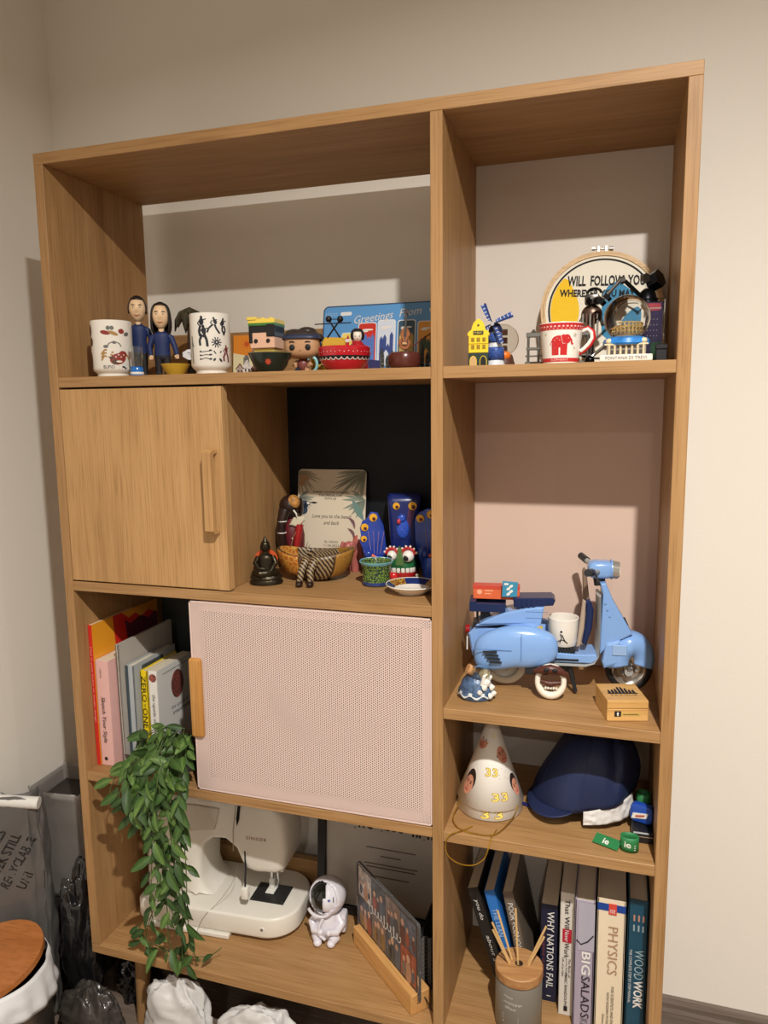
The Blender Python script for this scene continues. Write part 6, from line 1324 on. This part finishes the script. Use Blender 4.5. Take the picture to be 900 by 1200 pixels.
for a in ((-.0235, -.0165, -.0765, .0835), (.0165, .0235, -.0765, .0835)): MB().box(a[0], a[1], a[2], a[3], .112, .120, .002).build('rim', BLACK, t)
# ================================================================== trailing plant
random.seed(21)
def leaf_mesh(name, L_, w, droop, fold):
    b = MB(); n = 7; rows = []
    for i in range(n + 1):
        s = i / n; ww = w * (sin(pi * min(1, s * .92 + .06)) ** .8) * (1 - .25 * s); z = -droop * s * s
        if i == n: ww = .0003
        rows.append([b.bm.verts.new((s * L_, k * ww, z + fold * abs(k) * ww)) for k in (-1, -.5, 0, .5, 1)])
    for a, c in zip(rows, rows[1:]):
        for j in range(4): b.bm.faces.new((a[j], a[j + 1], c[j + 1], c[j]))
    b.bm.faces.new([b.bm.verts.new(p) for p in ((-.008, -.0006, .001), (0, -.0006, 0), (0, .0006, 0), (-.008, .0006, .001))])
    me = bpy.data.meshes.new(name); b.bm.to_mesh(me); b.bm.free(); me.shade_smooth(); return me
def leaf_mat(name, c, c2):
    m = bpy.data.materials.new(name); m.use_nodes = True; nt = m.node_tree; b = nt.nodes['Principled BSDF']; b.inputs['Roughness'].default_value = .48; b.inputs['Specular IOR Level'].default_value = .35
    tc = nt.nodes.new('ShaderNodeTexCoord'); sp = nt.nodes.new('ShaderNodeSeparateXYZ'); nt.links.new(tc.outputs['Object'], sp.inputs[0])
    ab = nt.nodes.new('ShaderNodeMath'); ab.operation = 'ABSOLUTE'; nt.links.new(sp.outputs['Y'], ab.inputs[0])
    nz = nt.nodes.new('ShaderNodeTexNoise'); nz.inputs['Scale'].default_value = 220; nt.links.new(tc.outputs['Object'], nz.inputs['Vector'])
    ad = nt.nodes.new('ShaderNodeMath'); ad.operation = 'MULTIPLY_ADD'; ad.inputs[1].default_value = .006; nt.links.new(nz.outputs['Fac'], ad.inputs[0]); nt.links.new(ab.outputs[0], ad.inputs[2])
    r = nt.nodes.new('ShaderNodeValToRGB'); e = r.color_ramp.elements; e[0].position = .0042; e[0].color = srgb(*c2); e[1].position = .0075; e[1].color = srgb(*c)
    nt.links.new(ad.outputs[0], r.inputs['Fac']); nt.links.new(r.outputs['Color'], b.inputs['Base Color'])
    b.inputs['Subsurface Weight'].default_value = .0; return m
LM = []
for k, (c, c2) in enumerate((((54, 82, 36), (70, 98, 46)), ((68, 98, 44), (98, 124, 62)), ((44, 68, 32), (60, 86, 42)))):
    for q, (L_, w, dr, fo) in enumerate(((.040, .0095, .008, .35), (.032, .0088, .005, .25), (.046, .0100, .014, .4))):
        me = leaf_mesh('leaf', L_, w, dr, fo); me.materials.append(leaf_mat('leaf_green_%d_%d' % (k, q), c, c2)); LM.append(me)
pl_ = thing('trailing_plant', 'lush green trailing houseplant spilling from the book shelf to the bottom shelf', 'plant', (.215, .078, ZL3), 0)
MB().lathe([(0, .002), (.026, .002), (.028, 0), (.031, .002), (.037, .056), (.038, .060), (.035, .060), (.033, .052), (0, .050)], 28).build('pot', mat('pot_dark', (58, 56, 52), .5), pl_, True)
MB().cyl((0, 0, .049), (0, 0, .053), .0335, n=24).build('soil', mat('soil', (46, 36, 28), .9), pl_)
STM = mat('stem_green', (78, 96, 50), .5)
nleaf = 0
def add_leaf(P, out, size=1.0):
    """P in plant coordinates; out: pointing direction; leaves that would cut the shelf are turned or dropped"""
    global nleaf
    if nleaf >= 298: return
    me = random.choice(LM)
    for k in range(6):
        x = Vector(out).normalized(); zz = Vector((random.uniform(-.5, .5), -1, random.uniform(.1, .9))); y = zz.cross(x).normalized(); z_ = x.cross(y)
        M = Matrix((x, y, z_)).transposed().to_4x4() @ Matrix.Diagonal((size, size, size, 1)); M.translation = Vector(P) + x * .008 * size
        bad = False
        for v in me.vertices:
            q = M @ v.co
            if (q.y > -.080 and -.0225 < q.z < .0005) or q.x < -.190 or (q.z < -.4140 and q.y > -.080) or (q.x > .078 and q.y > -.082 and q.z > -.02): bad = True; break
        if not bad: break
        out = (out[0] * random.uniform(.5, 1.2), out[1] - .5, abs(out[2]) * .6)
    if bad: return
    o = bpy.data.objects.new('leaf', me); COL.objects.link(o); o.parent = pl_; o.matrix_local = M; nleaf += 1
def vine(pts, step, jit=1.0, size=1.0, start=0):
    P = spline(pts, 10); MB().tube(P[::2] + [P[-1]], .0010, 5).build('vine', STM, pl_, True)
    d = 0; side = random.choice((-1, 1)); acc = 0
    for a, b_ in zip(P, P[1:]):
        acc += (b_ - a).length; d += (b_ - a).length
        if d > step and acc > start:
            d = random.uniform(-.3, .2) * step; side = -side; tdir = (b_ - a).normalized()
            out = Vector((side * random.uniform(.4, 1.0), random.uniform(-.75, -.05), random.uniform(-1.0, -.05))) * jit + tdir * .35
            add_leaf(b_, out, size * random.uniform(.75, 1.15))
# plant coordinates: origin at the pot foot; shelf edge at y = -.078; shelf below at z = -.415
random.seed(4)
for i in range(16):
    u = i / 15; x1 = -.072 + .150 * u + random.uniform(-.006, .006)
    zend = (-.04, -.06, -.05, -.08, -.10, -.09, -.14, -.22, -.18, -.27, -.24, -.20, -.27, -.22, -.12, -.05)[i]
    y1 = -.108 - .026 * random.random()
    vine([(x1 * .25, -.005, .052), (x1 * .45, -.035, .088 + .02 * random.random()), (x1 * .8, -.084, .072 + .02 * random.random()), (x1, y1, .02), (x1 + random.uniform(-.012, .012), y1 - .004, zend * .5), (x1 * .75 + .022 + random.uniform(-.012, .012), y1 + .004, zend)], .026, 1, 1.0)
for xe, ze, kx in ((.010, -.375, .0), (.036, -.390, .01), (.056, -.355, .0), (-.010, -.385, -.02), (.030, -.39, .02)):
    y1 = -.104 - .02 * random.random()
    vine([(xe * .3, -.02, .055), (xe * .7, -.084, .080), (xe, y1, .0), (xe + random.uniform(-.015, .015), y1, -.15), (xe + kx, y1 + .004, -.27), (xe + kx + random.uniform(-.02, .02), y1 + .012, ze * .93), (xe + kx + random.uniform(-.02, .02), y1 + .022, ze)], .038, 1, .95, .16)
# tangle on the shelf below and a stray runner
vine([(.000, -.085, -.384), (-.035, -.070, -.392), (-.068, -.066, -.390), (-.090, -.072, -.372), (-.082, -.076, -.335)], .020, .7, .8)
vine([(.010, -.080, -.390), (.045, -.066, -.398), (.075, -.055, -.396), (.100, -.050, -.376)], .036, .7, .75)
vine([(-.010, -.100, -.18), (-.030, -.094, -.27), (-.062, -.080, -.34), (-.075, -.070, -.386)], .034, .9, .9)
vine([(-.03, -.085, -.380), (-.005, -.074, -.390), (.035, -.072, -.394)], .016, .8, .8)
vine([(-.03, -.06, .06), (-.09, -.090, .03), (-.112, -.104, -.010), (-.120, -.104, -.04)], .022, 1, .95)
for _ in range(55):
    x = random.uniform(-.065, .075); zq = random.uniform(.0, .115); add_leaf((x * .9, -.064 - .058 * (1 - zq / .13), zq), (random.uniform(-.8, .8), random.uniform(-1, -.2), random.uniform(-.7, .25)), random.uniform(.9, 1.2))
for x, z_ in ((.066, -.010), (.056, -.07), (.070, -.035)): add_leaf((x, -.112, z_), (1, -.2, -.15), 1.15)

# ================================================================== floor beside the cabinet
STEEL = mat('brushed_steel', (160, 152, 144), .32, 1, bump=.1, bscale=300)
t = thing('waste_bin', 'brushed steel waste bin with a white liner and tan wooden lid', 'bin', (-.135, -.150, 0), 0)
MB().lathe([(0, .004), (.106, .004), (.108, 0), (.112, .004), (.118, .225), (.1195, .228), (.1165, .228), (.110, .008), (0, .008)], 48).build('body', STEEL, t, True)
def liner(u, v):
    a = 2 * pi * u; w = .006 * noise.noise(Vector((cos(a) * 3, sin(a) * 3, v * 3))) + .004 * sin(17 * a) * v
    z = .262 - .060 * v - .022 * sin(a * 1 + .6) * v; return ((.112 + .014 * v ** .5 + w) * cos(a), (.112 + .014 * v ** .5 + w) * sin(a), z + .5 * w)
MB().surf(liner, 80, 8, cu=True).build('liner', mat('liner_white', (222, 222, 224), .45), t, True, solid=.001)
LT = wood('lid_tan', 0, (150, 88, 40), (172, 106, 54), (188, 122, 68), .45)
MB().cyl((0, 0, 0), (0, 0, .012), .110, n=48, M=Matrix.Translation((.0, .0, .262)) @ Matrix.Rotation(radians(9), 4, 'X') @ Matrix.Rotation(radians(-6), 4, 'Y')).build('lid', LT, t, True)
def crumple(c, r, seed, amp=.25, freq=3.0, e=.75, nu=72, nv=44, flat=True):
    def f(u, v):
        sg = lambda q, p: (abs(q) ** p) * (1 if q >= 0 else -1)
        a = 2 * pi * u; p = pi * v
        d = Vector((sg(cos(a), e) * sin(p) ** e, sg(sin(a), e) * sin(p) ** e, -sg(cos(p), e)))
        q = d * freq + Vector((seed, seed * 1.7, seed * .3))
        n1 = noise.noise(q); n2 = 1 - 2 * abs(noise.noise(q * 1.9)); n3 = 1 - 2 * abs(noise.noise(q * 4.1)); n4 = noise.noise(q * 8)
        k = 1 + amp * (.62 * n1 + .34 * n2 + .10 * n3 + .0 * n4 - .2)
        z = c[2] + r[2] * d.z * (k if d.z > 0 else .6 * k + .4)
        return (c[0] + r[0] * d.x * k, c[1] + r[1] * d.y * k, max(z, .0015) if flat else z)
    return MB().surf(f, nu, nv, cu=True)
BAG = mat('bag_black', (26, 25, 26), .16, spec=.8, bump=.6, bscale=22); BAGC = mat('bag_charcoal', (58, 54, 51), .2, spec=.8, bump=.6, bscale=22)
def bag(name, label, c, r, seed, m, **k):
    o = crumple((0, 0, c[2]), r, seed, **k).build(name, m, None, True, angle=120); o.location = (c[0], c[1], 0); tag(o, label, 'bag'); return o
bag('bin_bag', 'glossy black plastic bag standing against the cabinet side', (-.066, .052, .205), (.046, .048, .165), 2.0, BAG, amp=.50, freq=1.6, e=.95)
bag('bin_bag', 'slumped charcoal plastic bag on the floor behind the steel bin', (.016, -.040, .066), (.074, .036, .092), 5.0, BAGC, amp=.45, freq=1.5, e=.95)
bag('bin_bag', 'flattened black plastic bag pushed under the cabinet', (.012, .150, .060), (.044, .062, .072), 9.0, BAG, amp=.5, freq=1.6, e=.9)
t = thing('wrapped_box', 'tall dark cardboard box wrapped in grey plastic against the wall', 'box', (-.172, .170, 0), .06)
MB().box(-.068, .068, -.062, .062, 0, .478, .003).build('carton', mat('carton_dark', (52, 46, 44), .6), t)
WRAP = mat('plastic_grey', (150, 144, 138), .25, spec=.6, alpha=.62, bump=.5, bscale=45)
def wrap(u, v):
    P = rrect(-.072, .072, -.066, .066, .010, 7)[int(round(u * 32)) % 32]; w = .004 * noise.noise(Vector((P[0] * 40, P[1] * 40, v * 6)))
    k = 1 + .06 * max(0, v - .9) * 10 * (.4 + noise.noise(Vector((u * 12, 1, 2)))); return (P[0] * k + w, P[1] * k + w, .24 + .275 * v + (.020 * noise.noise(Vector((u * 16, 3, 1))) if v > .9 else 0))
MB().surf(wrap, 32, 24, cu=True).build('plastic_wrap', WRAP, t, True, solid=.0006)
MB().box(-.03, .05, -.05, -.03, .479, .490, .003).build('paper_strip', mat('paper_strip', (222, 220, 216), .6), t)
t = thing('recycling_bag', 'grey translucent plastic bag lettered STILL UNRECYCLABLE above the bin', 'bag', (-.200, .012, 0), .45)
GBG = mat('bag_grey', (104, 100, 97), .3, spec=.6, alpha=.85, bump=.4, bscale=40)
def gb(u, v):
    a = 2 * pi * u; sg = lambda q, p: (abs(q) ** p) * (1 if q >= 0 else -1); w = .009 * noise.noise(Vector((cos(a) * 2.5, sin(a) * 2.5, v * 5 + 4))) + .004 * noise.noise(Vector((cos(a) * 7, sin(a) * 7, v * 14)))
    return ((.068 - .006 * v + w) * sg(cos(a), .6), (.040 - .012 * v + w) * sg(sin(a), .6), .002 + .548 * v + .012 * sin(3 * a) * v)
MB().surf(gb, 72, 36, cu=True).build('sack', GBG, t, True, solid=.0008)
MB().cyl((-.060, -.012, .552), (.064, -.026, .540), .0135, n=20).build('paper_roll', mat('roll_white', (224, 222, 216), .6), t, True)
LK = mat('bag_print', (34, 32, 33), .5)
def on_sack(co):
    x, z = co.x, co.z; v = (z - .002) / .548; q = max(-1, min(1, x / (.068 - .006 * v))); a = 2 * pi - math.acos(math.copysign(abs(q) ** (1 / .6), q))
    P = gb(a / (2 * pi), v); return (P[0], P[1] - .0014, z)
for k, s_ in enumerate(('MATERIALS', 'AFTER STILL', 'RECYCLABLE', 'UNI')):
    text(s_, LK, t, M=frame((.52, 0, .854), (-.854, 0, .52), (-.050 + .030 * k if k < 3 else .022, 0, .430 - .014 * k - (.03 if k == 3 else 0))), fn=on_sack, w=.130 if k < 3 else .04, h=.022, bold=.015)
WB = mat('bag_white', (212, 210, 208), .45, spec=.5, alpha=.93, bump=.3, bscale=60)
bag('carrier_bag', 'crumpled white plastic bag under the cabinet beside its front leg', (.208, .010, .082), (.080, .036, .100), 14.0, WB, amp=.45, freq=1.2, e=.9)
bag('carrier_bag', 'low crumpled white plastic bag under the middle of the cabinet', (.405, .014, .075), (.084, .038, .088), 23.0, WB, amp=.45, freq=1.2, e=.9)
